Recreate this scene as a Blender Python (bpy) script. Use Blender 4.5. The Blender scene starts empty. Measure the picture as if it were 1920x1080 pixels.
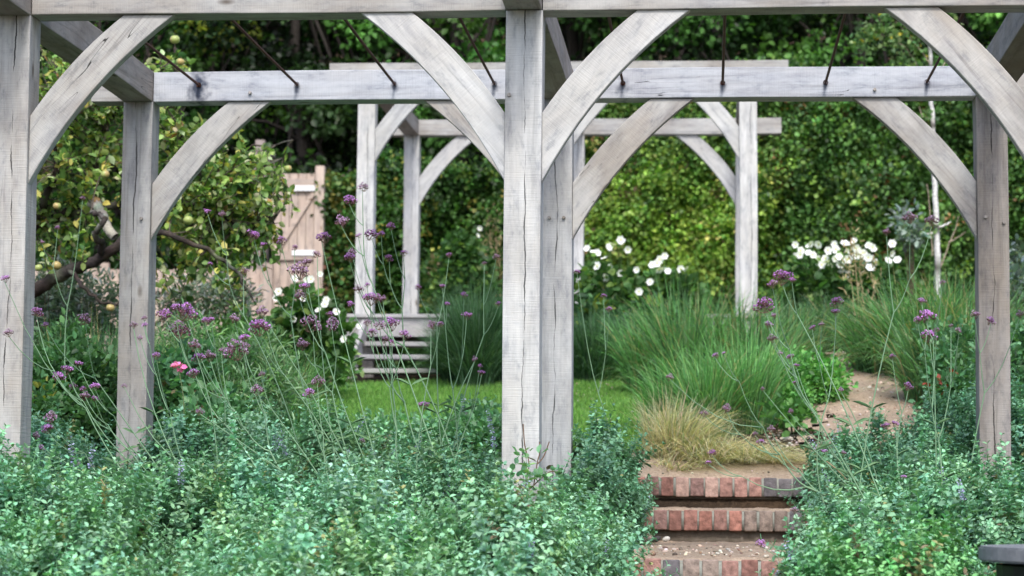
import bpy, bmesh, math, random
import numpy as np
from mathutils import Vector, Matrix
random.seed(4); rng = np.random.default_rng(11)
S = bpy.context.scene; COL = S.collection
A = np.array
# ------------------------------------------------------------------ camera
F = 4270.0
YAW, PIT, ROL = 0.0870, 0.0906, 0.0084
fwd = A([-math.sin(YAW)*math.cos(PIT), math.cos(YAW)*math.cos(PIT), math.sin(PIT)])
_r = A([math.cos(YAW), math.sin(YAW), 0.0]); _u = np.cross(_r, fwd)
rt = _r*math.cos(ROL)+_u*math.sin(ROL); up = -_r*math.sin(ROL)+_u*math.cos(ROL)
cd = bpy.data.cameras.new('camera'); cam = bpy.data.objects.new('camera', cd); COL.objects.link(cam)
cam.matrix_world = Matrix([[rt[i], up[i], -fwd[i], 0] for i in range(3)]+[[0, 0, 0, 1]])
cd.lens = 50; cd.sensor_width = 50*1920/F; cd.clip_start = .1; cd.clip_end = 400
cd.dof.use_dof = True; cd.dof.focus_distance = 9.5; cd.dof.aperture_fstop = 2.7
S.camera = cam
def at(px, py, Y):                      # point of the sight line through a pixel at world depth Y
    d = rt*(px-960)/F + up*(540-py)/F + fwd
    return d*(Y/d[1])
def X_(px, Y, py=700): return at(px, py, Y)[0]
def smooth(a, b, x): t = np.clip((x-a)/(b-a), 0, 1); return t*t*(3-2*t)
PY = [-30, 0, 5, 7, 8, 9, 10, 11, 12, 14, 19, 23, 26.5, 30, 36, 46, 70]
PZ = [-1.3, -1.1, -.8, -.60, -.45, -.36, -.25, -.08, .12, .42, .98, 1.2, 1.35, 2.4, 6, 14, 22]  # steep far bank is added to block the bright sky behind the trees
PY2 = [-30, 0, 5, 7, 8, 9, 10, 11, 12, 14, 16, 19, 23, 26.5, 30, 36, 46, 70]; PZ2 = [-1.3, -1.1, -.8, -.60, -.45, -.36, -.25, -.08, .12, .50, .94, 1.36, 1.42, 1.5, 2.5, 6, 14, 22]
SX0, SX1 = X_(1185, 11.85, 893), X_(1590, 11.85, 893)
def G(x, y):                            # height of the ground
    x = np.asarray(x, float); y = np.asarray(y, float)
    z = np.interp(y, PY, PZ)
    z = z + (np.interp(y, PY2, PZ2)-z)*smooth(.1, .9, x)
    z = z + .03*np.sin(x*1.7+y*.9)*smooth(12, 16, y) + .5*np.sin(x*.31+1)*smooth(27, 34, y)
    cor = smooth(SX0-.35, SX0-.05, x)*(1-smooth(SX1+.05, SX1+.35, x))*(1-smooth(12.0, 12.5, y))*smooth(6.5, 7.5, y)
    low = np.interp(y, [5, 9.05, 9.15, 11.5, 11.75, 11.95, 12.3], [-.8, -.47, -.30, -.29, -.2, .08, .15])
    return z*(1-cor)+low*cor
def hit(px, py):                        # where a pixel's sight line meets the ground
    ys = np.linspace(8, 26, 721); p = at(px, py, 1.0)
    z = p[2]*ys; g = G(p[0]*ys, ys); k = np.argmax(g > z)
    return A([p[0]*ys[k], ys[k], float(g[k])])
# ------------------------------------------------------------------ helpers
def link(o, parent=None):
    COL.objects.link(o)
    if parent is not None: o.parent = parent
    return o
def tag(o, label=None, cat=None, group=None, kind=None):
    if label: o['label'] = label
    if cat: o['category'] = cat
    if group: o['group'] = group
    if kind: o['kind'] = kind
    return o
def thing(name, label, cat, loc=(0, 0, 0), group=None):
    o = bpy.data.objects.new(name, None); o.empty_display_size = .1; o.location = Vector([float(v) for v in loc]); link(o)
    return tag(o, label, cat, group)
class MB:                                # collects numpy geometry, becomes ONE mesh
    def __init__(s): s.v = []; s.f3 = []; s.f4 = []; s.c = []; s.n = 0
    def add(s, v, quads=None, tris=None, col=None):
        v = np.asarray(v, np.float32).reshape(-1, 3)
        if quads is not None and len(quads): s.f4.append(np.asarray(quads, np.int32).reshape(-1, 4)+s.n)
        if tris is not None and len(tris): s.f3.append(np.asarray(tris, np.int32).reshape(-1, 3)+s.n)
        c = np.ones((len(v), 4), np.float32)
        if col is not None: c[:, :3] = np.asarray(col, np.float32)
        s.v.append(v); s.c.append(c); s.n += len(v)
    def mesh(s, name, m, off=(0, 0, 0), smoothf=False):
        v = np.concatenate(s.v)-np.asarray(off, np.float32)
        f4 = np.concatenate(s.f4) if s.f4 else np.zeros((0, 4), np.int32)
        f3 = np.concatenate(s.f3) if s.f3 else np.zeros((0, 3), np.int32)
        me = bpy.data.meshes.new(name); me.vertices.add(len(v)); me.vertices.foreach_set('co', v.ravel())
        nl = len(f4)*4+len(f3)*3; me.loops.add(nl); me.loops.foreach_set('vertex_index', np.concatenate([f4.ravel(), f3.ravel()]))
        me.polygons.add(len(f4)+len(f3))
        st = np.concatenate([np.arange(len(f4))*4, len(f4)*4+np.arange(len(f3))*3]).astype(np.int32)
        me.polygons.foreach_set('loop_start', st)
        me.polygons.foreach_set('loop_total', np.concatenate([np.full(len(f4), 4), np.full(len(f3), 3)]).astype(np.int32))
        if smoothf: me.polygons.foreach_set('use_smooth', np.ones(len(f4)+len(f3), bool))
        at_ = me.color_attributes.new('tint', 'FLOAT_COLOR', 'POINT'); at_.data.foreach_set('color', np.concatenate(s.c).ravel())
        me.update(calc_edges=True); me.validate(); me.materials.append(m); return me
    def build(s, name, m, parent=None, smoothf=False, world=False):
        off = (0, 0, 0) if parent is None or world else parent.matrix_world.translation
        if parent is not None and not world:
            p = parent; off = Vector((0, 0, 0))
            while p is not None: off = off+p.location; p = p.parent
        me = s.mesh(name, m, tuple(off), smoothf)
        return link(bpy.data.objects.new(name, me), parent)
def rot_from(zdir, spin):                # matrices whose Y column is the leaf axis = zdir, N x 3 x 3
    y = zdir/np.linalg.norm(zdir, axis=1, keepdims=True)
    ref = np.where(np.abs(y[:, 2:3]) < .93, A([[0, 0, 1.]]), A([[1., 0, 0]]))
    x = np.cross(y, ref); x /= np.linalg.norm(x, axis=1, keepdims=True); z = np.cross(x, y)
    c = np.cos(spin)[:, None]; s_ = np.sin(spin)[:, None]
    x2 = x*c+z*s_; z2 = -x*s_+z*c
    return np.stack([x2, y, z2], axis=2)
def stamp(mb, tv, tq, P, M, sc, colr, tcol=None, tt=None):
    N = len(P); n = len(tv)
    sc = np.asarray(sc, float).reshape(N, -1)
    if sc.shape[1] == 1: sc = np.repeat(sc, 3, 1)
    V = np.einsum('nij,nkj->nki', M, tv[None]*sc[:, None, :])+P[:, None, :]
    C = np.repeat(np.asarray(colr)[:, None, :], n, 1)
    if tcol is not None: C = C*tcol[None]
    o = (np.arange(N)*n)[:, None, None]
    mb.add(V, (tq[None]+o) if tq is not None and len(tq) else None, (tt[None]+o) if tt is not None and len(tt) else None, C.reshape(-1, 3))
LEAF = A([[0, 0, 0], [.27, .3, .07], [.25, .68, .05], [0, 1, -.10], [-.25, .68, .05], [-.27, .3, .07]]); LQ = A([[0, 1, 2, 3], [0, 3, 4, 5]])
def unit(n): v = rng.normal(size=(n, 3)); return v/np.linalg.norm(v, axis=1, keepdims=True)
def pal(cols, n, jit=.18):               # a colour per item out of a weighted palette
    w = A([c[3] for c in cols], float); k = rng.choice(len(cols), n, p=w/w.sum())
    c = A([c[:3] for c in cols])[k]; return np.clip(c*(1+jit*rng.normal(size=(n, 1)))*(1+.06*rng.normal(size=(n, 3))), .003, .95)
def leaves(mb, P, D, size, cols, tmpl=LEAF, wide=1.0):
    n = len(P); s = size*(.65+.7*rng.random(n)); sc = np.stack([s*wide, s, s], 1)
    stamp(mb, tmpl, LQ, P, rot_from(D, rng.uniform(-1.2, 1.2, n)), sc, cols)
def tube(mb, pts, rad, sides=5, col=(.5, .5, .5)):
    pts = A(pts, float) if not isinstance(pts, np.ndarray) else pts; k = len(pts)
    rad = np.full(k, rad) if np.isscalar(rad) else A(rad)
    t = np.gradient(pts, axis=0); t /= np.linalg.norm(t, axis=1, keepdims=True)+1e-9
    ref = A([0, 1., 0]) if abs(t[0][1]) < .9 else A([1., 0, 0])
    a = np.cross(t, ref); a /= np.linalg.norm(a, axis=1, keepdims=True)+1e-9; b = np.cross(t, a)
    th = np.arange(sides)*2*math.pi/sides
    V = pts[:, None]+rad[:, None, None]*(a[:, None]*np.cos(th)[None, :, None]+b[:, None]*np.sin(th)[None, :, None])
    q = []
    for i in range(k-1):
        for j in range(sides): q.append((i*sides+j, i*sides+(j+1) % sides, (i+1)*sides+(j+1) % sides, (i+1)*sides+j))
    mb.add(V, q, None, np.tile(A(col), (k*sides, 1)) if np.ndim(col) == 1 else np.repeat(col, sides, 0))
def curve(p0, p1, bend, k=6):            # points from p0 to p1 that bow sideways
    t = np.linspace(0, 1, k)[:, None]; return A(p0)*(1-t)+A(p1)*t+A(bend)*(4*t*(1-t))
def wiggle(ctrl, k=5, amp=.0):           # Catmull-Rom through control points
    c = A(ctrl, float); c = np.vstack([2*c[0]-c[1], c, 2*c[-1]-c[-2]]); out = []
    for i in range(1, len(c)-2):
        for t in np.linspace(0, 1, k, endpoint=False):
            out.append(.5*((2*c[i])+(-c[i-1]+c[i+1])*t+(2*c[i-1]-5*c[i]+4*c[i+1]-c[i+2])*t*t+(-c[i-1]+3*c[i]-3*c[i+1]+c[i+2])*t**3))
    out.append(c[-2]); o = A(out); return o+amp*rng.normal(size=o.shape)
def boxmb(mb, x0, x1, y0, y1, z0, z1, col=(.5, .5, .5), jit=0, bev=0.0):
    b = bev; v = []
    if b <= 0:
        v = [(x, y, z) for z in (z0, z1) for y in (y0, y1) for x in (x0, x1)]
        q = [(0, 2, 3, 1), (4, 5, 7, 6), (0, 1, 5, 4), (1, 3, 7, 5), (3, 2, 6, 7), (2, 0, 4, 6)]
        mb.add(A(v)+jit*rng.normal(size=(8, 3)), q, None, np.tile(A(col), (8, 1))); return
    bm = bmesh.new(); bmesh.ops.create_cube(bm, size=1)
    for w in bm.verts: w.co = Vector(((x0+x1)/2+w.co.x*(x1-x0), (y0+y1)/2+w.co.y*(y1-y0), (z0+z1)/2+w.co.z*(z1-z0)))+Vector(jit*rng.normal(size=3))
    bmesh.ops.bevel(bm, geom=list(bm.edges), offset=b, segments=2, affect='EDGES', profile=.6)
    bmesh.ops.triangulate(bm, faces=list(bm.faces)); bm.verts.index_update()
    mb.add([w.co[:] for w in bm.verts], None, [[w.index for w in f.verts] for f in bm.faces], np.tile(A(col), (len(bm.verts), 1))); bm.free()
# ------------------------------------------------------------------ materials
def newmat(name):
    m = bpy.data.materials.new(name); m.use_nodes = True; nt = m.node_tree; nt.nodes.clear()
    o = nt.nodes.new('ShaderNodeOutputMaterial'); b = nt.nodes.new('ShaderNodeBsdfPrincipled'); nt.links.new(b.outputs[0], o.inputs[0])
    return m, nt, b, o
def N(nt, t, **kw):
    n = nt.nodes.new(t)
    for k, v in kw.items():
        if k.startswith('i_'): n.inputs[k[2:].replace('_', ' ')].default_value = v
        else: setattr(n, k, v)
    return n
def ramp(nt, fac, stops, interp='LINEAR'):
    r = nt.nodes.new('ShaderNodeValToRGB'); r.color_ramp.interpolation = interp; e = r.color_ramp.elements
    while len(e) < len(stops): e.new(.5)
    for k, (p, c) in enumerate(stops): e[k].position = p; e[k].color = (*c, 1) if len(c) == 3 else (c[0], c[0], c[0], 1)
    nt.links.new(fac, r.inputs[0]); return r
def mixc(nt, typ, fac, a, b):
    m = N(nt, 'ShaderNodeMix', data_type='RGBA', blend_type=typ, clamp_result=False)
    for i, v in ((0, fac), (6, a), (7, b)):
        if hasattr(v, 'links'): nt.links.new(v, m.inputs[i])
        elif i == 0: m.inputs[0].default_value = v
        else: m.inputs[i].default_value = (*v, 1)
    return m.outputs[2]
def leafmat(name, trans=.3, rough=.5, spec=.35):
    m, nt, b, o = newmat(name); a = N(nt, 'ShaderNodeAttribute', attribute_name='tint')
    nt.links.new(a.outputs['Color'], b.inputs['Base Color']); b.inputs['Roughness'].default_value = rough
    b.inputs['Specular IOR Level'].default_value = spec
    t = N(nt, 'ShaderNodeBsdfTranslucent'); c = mixc(nt, 'MULTIPLY', 1.0, a.outputs['Color'], (1.5, 1.7, .7)); nt.links.new(c, t.inputs[0])
    x = N(nt, 'ShaderNodeMixShader'); x.inputs[0].default_value = trans
    nt.links.new(b.outputs[0], x.inputs[1]); nt.links.new(t.outputs[0], x.inputs[2]); nt.links.new(x.outputs[0], o.inputs[0]); return m
def tintmat(name, rough=.8, noise=0, bump=0, scale=60, spec=.3):
    m, nt, b, o = newmat(name); a = N(nt, 'ShaderNodeAttribute', attribute_name='tint'); c = a.outputs['Color']
    if noise or bump:
        tc = N(nt, 'ShaderNodeTexCoord'); n = N(nt, 'ShaderNodeTexNoise', i_Scale=scale, i_Detail=6.0, i_Roughness=.65); nt.links.new(tc.outputs['Object'], n.inputs['Vector'])
        r = ramp(nt, n.outputs[0], [(.3, (1-noise,)), (.7, (1+noise,))]); c = mixc(nt, 'MULTIPLY', 1.0, c, r.outputs[0])
        bp = N(nt, 'ShaderNodeBump', i_Strength=bump, i_Distance=.01); nt.links.new(n.outputs[0], bp.inputs['Height']); nt.links.new(bp.outputs[0], b.inputs['Normal'])
    nt.links.new(c, b.inputs['Base Color']); b.inputs['Roughness'].default_value = rough; b.inputs['Specular IOR Level'].default_value = spec; return m
def woodmat(name, light, dark, warm, stains=None, split=False):
    m, nt, b, o = newmat(name); L = nt.links.new
    a = N(nt, 'ShaderNodeAttribute', attribute_name='grain')
    def mp(sx, sy, sz):
        q = N(nt, 'ShaderNodeMapping'); q.inputs['Scale'].default_value = (sx, sy, sz); L(a.outputs['Vector'], q.inputs['Vector']); return q.outputs[0]
    n1 = N(nt, 'ShaderNodeTexNoise', i_Scale=1.0, i_Detail=8.0, i_Roughness=.62, i_Distortion=.6); L(mp(32, 32, 1.6), n1.inputs['Vector'])
    n2 = N(nt, 'ShaderNodeTexNoise', i_Scale=1.0, i_Detail=4.0, i_Roughness=.6); L(mp(5, 5, 2.2), n2.inputs['Vector'])
    n3 = N(nt, 'ShaderNodeTexNoise', i_Scale=1.0, i_Detail=3.0); L(mp(9, 9, 190), n3.inputs['Vector'])      # saw marks across the grain
    n5 = N(nt, 'ShaderNodeTexNoise', i_Scale=1.0, i_Detail=7.0, i_Roughness=.7); L(mp(22, 22, 9), n5.inputs['Vector'])
    c = ramp(nt, n1.outputs[0], [(.30, dark), (.47, light), (.70, tuple(min(1, v*1.12) for v in light))]).outputs[0]
    w = ramp(nt, n2.outputs[0], [(.40, (0,)), (.66, (1,))]).outputs[0]
    c = mixc(nt, 'MIX', mixc(nt, 'MULTIPLY', 1.0, w, (.85, .85, .85)), c, warm)
    n7 = N(nt, 'ShaderNodeTexNoise', i_Scale=1.0, i_Detail=7.0, i_Roughness=.72); L(mp(13, 13, 3.5), n7.inputs['Vector'])
    c = mixc(nt, 'MULTIPLY', 1.0, c, ramp(nt, n7.outputs[0], [(.34, (.76, .76, .79)), (.5, (.98, .98, .98)), (.68, (1.08, 1.07, 1.05))]).outputs[0])
    c = mixc(nt, 'MULTIPLY', 1.0, c, ramp(nt, n3.outputs[0], [(.35, (.975,)), (.62, (1.015,))]).outputs[0])
    c = mixc(nt, 'MULTIPLY', 1.0, c, ramp(nt, n5.outputs[0], [(.33, (.68, .70, .74)), (.45, (.96, .97, .98)), (.7, (1.06, 1.06, 1.06))]).outputs[0])
    # drying cracks: thin ridges of a noise stretched along the timber
    n4 = N(nt, 'ShaderNodeTexNoise', i_Scale=1.0, i_Detail=3.0, i_Roughness=.5, i_Distortion=.25); L(mp(11, 11, .55), n4.inputs['Vector'])
    s = N(nt, 'ShaderNodeMath', operation='SUBTRACT'); L(n4.outputs[0], s.inputs[0]); s.inputs[1].default_value = .5
    ab = N(nt, 'ShaderNodeMath', operation='ABSOLUTE'); L(s.outputs[0], ab.inputs[0])
    n6 = N(nt, 'ShaderNodeTexNoise', i_Scale=1.0, i_Detail=2.0); L(mp(7, 7, 1.3), n6.inputs['Vector'])
    wd = ramp(nt, n6.outputs[0], [(.56, (0,)), (.70, (.0024,))]).outputs[0]
    cr = N(nt, 'ShaderNodeMath', operation='LESS_THAN'); L(ab.outputs[0], cr.inputs[0]); L(wd, cr.inputs[1])
    c = mixc(nt, 'MIX', cr.outputs[0], c, tuple(v*.22 for v in dark))
    if split:                            # one long drying split down the post
        tg = N(nt, 'ShaderNodeTexCoord'); sx = N(nt, 'ShaderNodeSeparateXYZ'); L(tg.outputs['Generated'], sx.inputs[0]); o2 = N(nt, 'ShaderNodeObjectInfo')
        nz = N(nt, 'ShaderNodeTexNoise', i_Scale=1.0, i_Detail=6.0, i_Roughness=.6); L(mp(.01, .01, 2.6), nz.inputs['Vector'])
        e1 = N(nt, 'ShaderNodeMath', operation='MULTIPLY_ADD'); L(nz.outputs[0], e1.inputs[0]); e1.inputs[1].default_value = -.42; L(sx.outputs[0], e1.inputs[2])
        e2 = N(nt, 'ShaderNodeMath', operation='MULTIPLY_ADD'); L(o2.outputs['Random'], e2.inputs[0]); e2.inputs[1].default_value = -.22; L(e1.outputs[0], e2.inputs[2])
        e3 = N(nt, 'ShaderNodeMath', operation='SUBTRACT'); L(e2.outputs[0], e3.inputs[0]); e3.inputs[1].default_value = .24
        e4 = N(nt, 'ShaderNodeMath', operation='ABSOLUTE'); L(e3.outputs[0], e4.inputs[0])
        nw = N(nt, 'ShaderNodeTexNoise', i_Scale=1.0, i_Detail=3.0); L(mp(.01, .01, 5.5), nw.inputs['Vector'])
        ww = ramp(nt, nw.outputs[0], [(.38, (.0,)), (.62, (.022,))]).outputs[0]
        c2 = N(nt, 'ShaderNodeMath', operation='LESS_THAN'); L(e4.outputs[0], c2.inputs[0]); L(ww, c2.inputs[1])
        c = mixc(nt, 'MIX', c2.outputs[0], c, tuple(v*.25 for v in dark))
    # knots
    v = N(nt, 'ShaderNodeTexVoronoi', i_Scale=1.0, i_Randomness=1.0); L(mp(5, 5, 1.9), v.inputs['Vector'])
    kn = ramp(nt, v.outputs['Distance'], [(.03, (1,)), (.09, (.0,))]).outputs[0]
    c = mixc(nt, 'MIX', kn, c, (dark[0]*.45, dark[1]*.38, dark[2]*.32))
    oi = N(nt, 'ShaderNodeObjectInfo'); r = ramp(nt, oi.outputs['Random'], [(0, (.86, .86, .86)), (1, (1.08, 1.07, 1.06))])
    c = mixc(nt, 'MULTIPLY', 1.0, c, r.outputs[0])
    if stains:
        g = N(nt, 'ShaderNodeNewGeometry'); tot = None
        nn = N(nt, 'ShaderNodeTexNoise', i_Scale=25.0, i_Detail=4.0); L(g.outputs['Position'], nn.inputs['Vector'])
        for (x, y, z, rad, st) in stains:
            sb = N(nt, 'ShaderNodeVectorMath', operation='SUBTRACT'); L(g.outputs['Position'], sb.inputs[0]); sb.inputs[1].default_value = (x, y, z)
            ml = N(nt, 'ShaderNodeVectorMath', operation='MULTIPLY'); L(sb.outputs[0], ml.inputs[0]); ml.inputs[1].default_value = (1.25/rad, 0, .65/rad)
            ln = N(nt, 'ShaderNodeVectorMath', operation='LENGTH'); L(ml.outputs[0], ln.inputs[0])
            ad = N(nt, 'ShaderNodeMath', operation='ADD'); L(ln.outputs['Value'], ad.inputs[0]); L(nn.outputs[0], ad.inputs[1])
            rr = ramp(nt, ad.outputs[0], [(.62, (st,)), (1.3, (0,))]).outputs[0]
            c = mixc(nt, 'MIX', rr, c, (.035, .045, .075))
    L(c, b.inputs['Base Color']); b.inputs['Roughness'].default_value = .82; b.inputs['Specular IOR Level'].default_value = .25
    h = N(nt, 'ShaderNodeMath', operation='ADD'); L(n1.outputs[0], h.inputs[0]); L(n3.outputs[0], h.inputs[1])
    h2 = N(nt, 'ShaderNodeMath', operation='SUBTRACT'); L(h.outputs[0], h2.inputs[0]); L(cr.outputs[0], h2.inputs[1])
    bp = N(nt, 'ShaderNodeBump', i_Strength=.45, i_Distance=.004); L(h2.outputs[0], bp.inputs['Height']); L(bp.outputs[0], b.inputs['Normal']); return m
def noisemat(name, stops, scale, bump=.4, dist=.02, rough=.95, stops2=None, scale2=2.0):
    m, nt, b, o = newmat(name); L = nt.links.new; tc = N(nt, 'ShaderNodeTexCoord')
    n = N(nt, 'ShaderNodeTexNoise', i_Scale=scale, i_Detail=8.0, i_Roughness=.7); L(tc.outputs['Object'], n.inputs['Vector'])
    c = ramp(nt, n.outputs[0], stops).outputs[0]
    if stops2:
        n2 = N(nt, 'ShaderNodeTexNoise', i_Scale=scale2, i_Detail=4.0); L(tc.outputs['Object'], n2.inputs['Vector'])
        c = mixc(nt, 'MULTIPLY', 1.0, c, ramp(nt, n2.outputs[0], stops2).outputs[0])
    L(c, b.inputs['Base Color']); b.inputs['Roughness'].default_value = rough; b.inputs['Specular IOR Level'].default_value = .2
    bp = N(nt, 'ShaderNodeBump', i_Strength=bump, i_Distance=dist); L(n.outputs[0], bp.inputs['Height']); L(bp.outputs[0], b.inputs['Normal']); return m
OAK_L, OAK_D, OAK_W = (.445, .44, .43), (.27, .26, .255), (.34, .31, .28)
PALE = ((.54, .545, .55), (.365, .37, .375), (.46, .45, .435))
D1, D2, W = 9.0818, 11.159, .15
ZB, HB = 1.9626, .151
XL, XC, XR = -2.7998, -.6778, 1.4468     # right faces of the three post lines
ROD_PX = [373, 557, 740, 927, 1168, 1355, 1548, 1738]
RODS = [at(p, 157-.004*(p-960), D2) for p in ROD_PX]
M_OAK = woodmat('weathered_oak', OAK_L, OAK_D, OAK_W)
M_POST = woodmat('weathered_oak_post', OAK_L, OAK_D, OAK_W, split=True); M_PALE = woodmat('pale_oak', *PALE); M_PPOST = woodmat('pale_oak_post', *PALE, split=True)
M_OAKB = woodmat('weathered_oak_blue', (.42, .44, .48), (.27, .28, .31), (.40, .405, .43),
                 [(p[0], p[1], p[2]-.02, .16 if i == 0 else (.09 if i == 4 else .05), .95 if i == 0 else .7) for i, p in enumerate(RODS)])
M_OAKW = woodmat('weathered_oak_brown', (.36, .335, .315), (.21, .19, .175), (.30, .26, .22), split=True)
M_OAKS = woodmat('weathered_oak_shade', (.34, .31, .29), (.19, .17, .15), (.26, .22, .19))  # darker oak: underside shade of the side beams is put into the colour
M_DECK = woodmat('deck_wood', (.40, .395, .40), (.26, .25, .26), (.34, .32, .31))
M_FENCE = woodmat('pale_softwood', (.50, .41, .35), (.35, .27, .22), (.46, .36, .30))
M_LEAF = leafmat('leaf'); M_HERB = leafmat('herb_leaf', .14, .65, .22); M_GRASS = leafmat('grass_blade', .3, .55)
M_PETAL = leafmat('petal', .25, .7, .2); M_BARK = tintmat('bark', .9, .45, .8, 40); M_STEM = tintmat('green_stem', .6)
M_IRON = noisemat('rusty_iron', [(.3, (.05, .022, .018)), (.7, (.11, .045, .03))], 60, .3, .002, .7)
M_BRICK = tintmat('red_brick', .9, .5, .9, 32); M_MORTAR = noisemat('mortar', [(.3, (.20, .21, .185)), (.7, (.33, .34, .31))], 50, .6, .006)
M_CEM = noisemat('cement_riser', [(.3, (.10, .085, .065)), (.7, (.21, .18, .15))], 30, .6, .006, .9, [(.55, (1, 1, 1)), (.68, (2.0, 1.95, 1.95))], 3.2)
M_SOIL = noisemat('soil', [(.3, (.035, .024, .016)), (.7, (.11, .078, .052))], 22, .9, .05, .95, [(.3, (.6, .6, .6)), (.7, (1.2, 1.1, 1))])
M_SAND = noisemat('sandy_gravel', [(.25, (.17, .125, .095)), (.45, (.38, .29, .225)), (.62, (.50, .40, .32)), (.8, (.68, .60, .52))], 70, .9, .012, .95, [(.3, (.72, .74, .72)), (.7, (1.08, 1.05, 1))], 2.5)
M_TURF = noisemat('turf', [(.3, (.05, .13, .012)), (.7, (.12, .26, .03))], 40, .8, .02, .9, [(.3, (.75, .8, .8)), (.7, (1.2, 1.1, 1))], 1.6)
M_STONE = tintmat('flint', .7, .3, .4, 40); M_SLATE = noisemat('slate_grey_top', [(.3, (.14, .15, .165)), (.7, (.24, .25, .265))], 30, .3, .003, .55)
M_APPLE = tintmat('apple_skin', .35, .15, 0, 30, .5); M_BLACKM = noisemat('table_black', [(.3, (.01, .01, .011)), (.7, (.025, .025, .027))], 20, .1, .002, .5)
# ------------------------------------------------------------------ setting
def sheet(name, xs, ys, m, dz=0, mask=None):
    X, Y = np.meshgrid(xs, ys); Z = G(X, Y)+dz; nx, ny = len(xs), len(ys)
    i, j = np.meshgrid(np.arange(nx-1), np.arange(ny-1)); a = (j*nx+i).ravel(); q = np.stack([a, a+1, a+nx+1, a+nx], 1)
    if mask is not None: q = q[mask((X[:-1, :-1]+X[1:, 1:]).ravel()/2, (Y[:-1, :-1]+Y[1:, 1:]).ravel()/2)]
    mb = MB(); mb.add(np.stack([X, Y, Z], -1), q); return mb.build(name, m, smoothf=True)
xs = np.concatenate([np.linspace(-80, -7, 20), np.arange(-6.5, 6.5, .1), np.linspace(7, 80, 20)])
ys = np.concatenate([np.linspace(-30, 5.5, 14), np.arange(6, 27, .1), np.linspace(27.5, 70, 40)])
tag(sheet('ground', xs, ys, M_SOIL), kind='structure')
def inpoly(px, py, poly):
    poly = A(poly); c = np.zeros(len(px), bool); j = len(poly)-1
    for i in range(len(poly)):
        xi, yi = poly[i]; xj, yj = poly[j]
        c ^= ((yi > py) != (yj > py)) & (px < (xj-xi)*(py-yi)/(yj-yi+1e-12)+xi); j = i
    return c
pathpoly = [hit(*p)[:2] for p in ((1488, 846), (1540, 790), (1562, 730), (1545, 700), (1490, 676), (1465, 650), (1570, 644), (1660, 680), (1712, 735), (1735, 790), (1700, 830), (1600, 860))]
pathpoly = [(SX0-.1, 11.9)]+[(SX0-.1, 12.6)]+[tuple(p) for p in pathpoly]+[(SX1+.5, 12.2), (SX1+.3, 11.9)]
tag(sheet('path', np.arange(-1, 4.5, .05), np.arange(11.9, 20, .05), M_SAND, .02, lambda x, y: inpoly(x+.05*np.sin(y*9), y+.05*np.sin(x*11), pathpoly)), kind='structure')
lawnpoly = [(-2.9, 12.9), (X_(1200, 12.9), 12.9), (X_(1290, 14), 14.0), (X_(1270, 16, 700), 16.0), (X_(1240, 18, 705), 18.0), (X_(1180, 18.6, 705), 18.55), (X_(640, 18.3, 705), 18.35), (-3.6, 18.2)]
tag(sheet('lawn', np.arange(-3.7, 1.5, .08), np.arange(12.8, 18.8, .08), M_TURF, .006, lambda x, y: inpoly(x, y+.04*np.sin(x*7), lawnpoly)), kind='structure')
n = 90000; x = rng.uniform(-3.6, 1.4, n); y = rng.uniform(12.9, 18.6, n); k = inpoly(x, y+.04*np.sin(x*7), lawnpoly); x, y = x[k], y[k]; n = len(x)
mb = MB(); h = .02+.03*rng.random(n); b0 = np.stack([x, y, G(x, y)], 1); th = rng.uniform(0, 6.28, n); w3 = np.stack([np.cos(th), np.sin(th), 0*th], 1)*.004
tip = b0+np.stack([rng.normal(0, .012, n), rng.normal(0, .012, n), h], 1)
V = np.stack([b0-w3, b0+w3, tip], 1)
patch = .5+.5*np.sin(x*2.1+np.sin(y*1.7)*2)*np.sin(y*2.9+x)
mb.add(V, None, np.arange(3*n).reshape(-1, 3), np.repeat(pal([(.13, .28, .055, 4), (.18, .34, .08, 3), (.08, .19, .04, 2)], n)*(.85+.35*patch)[:, None], 3, 0))
tag(mb.build('lawn_grass', M_GRASS), 'short mown bright green grass of the lawn behind the posts', 'grass', kind='stuff')
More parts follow.
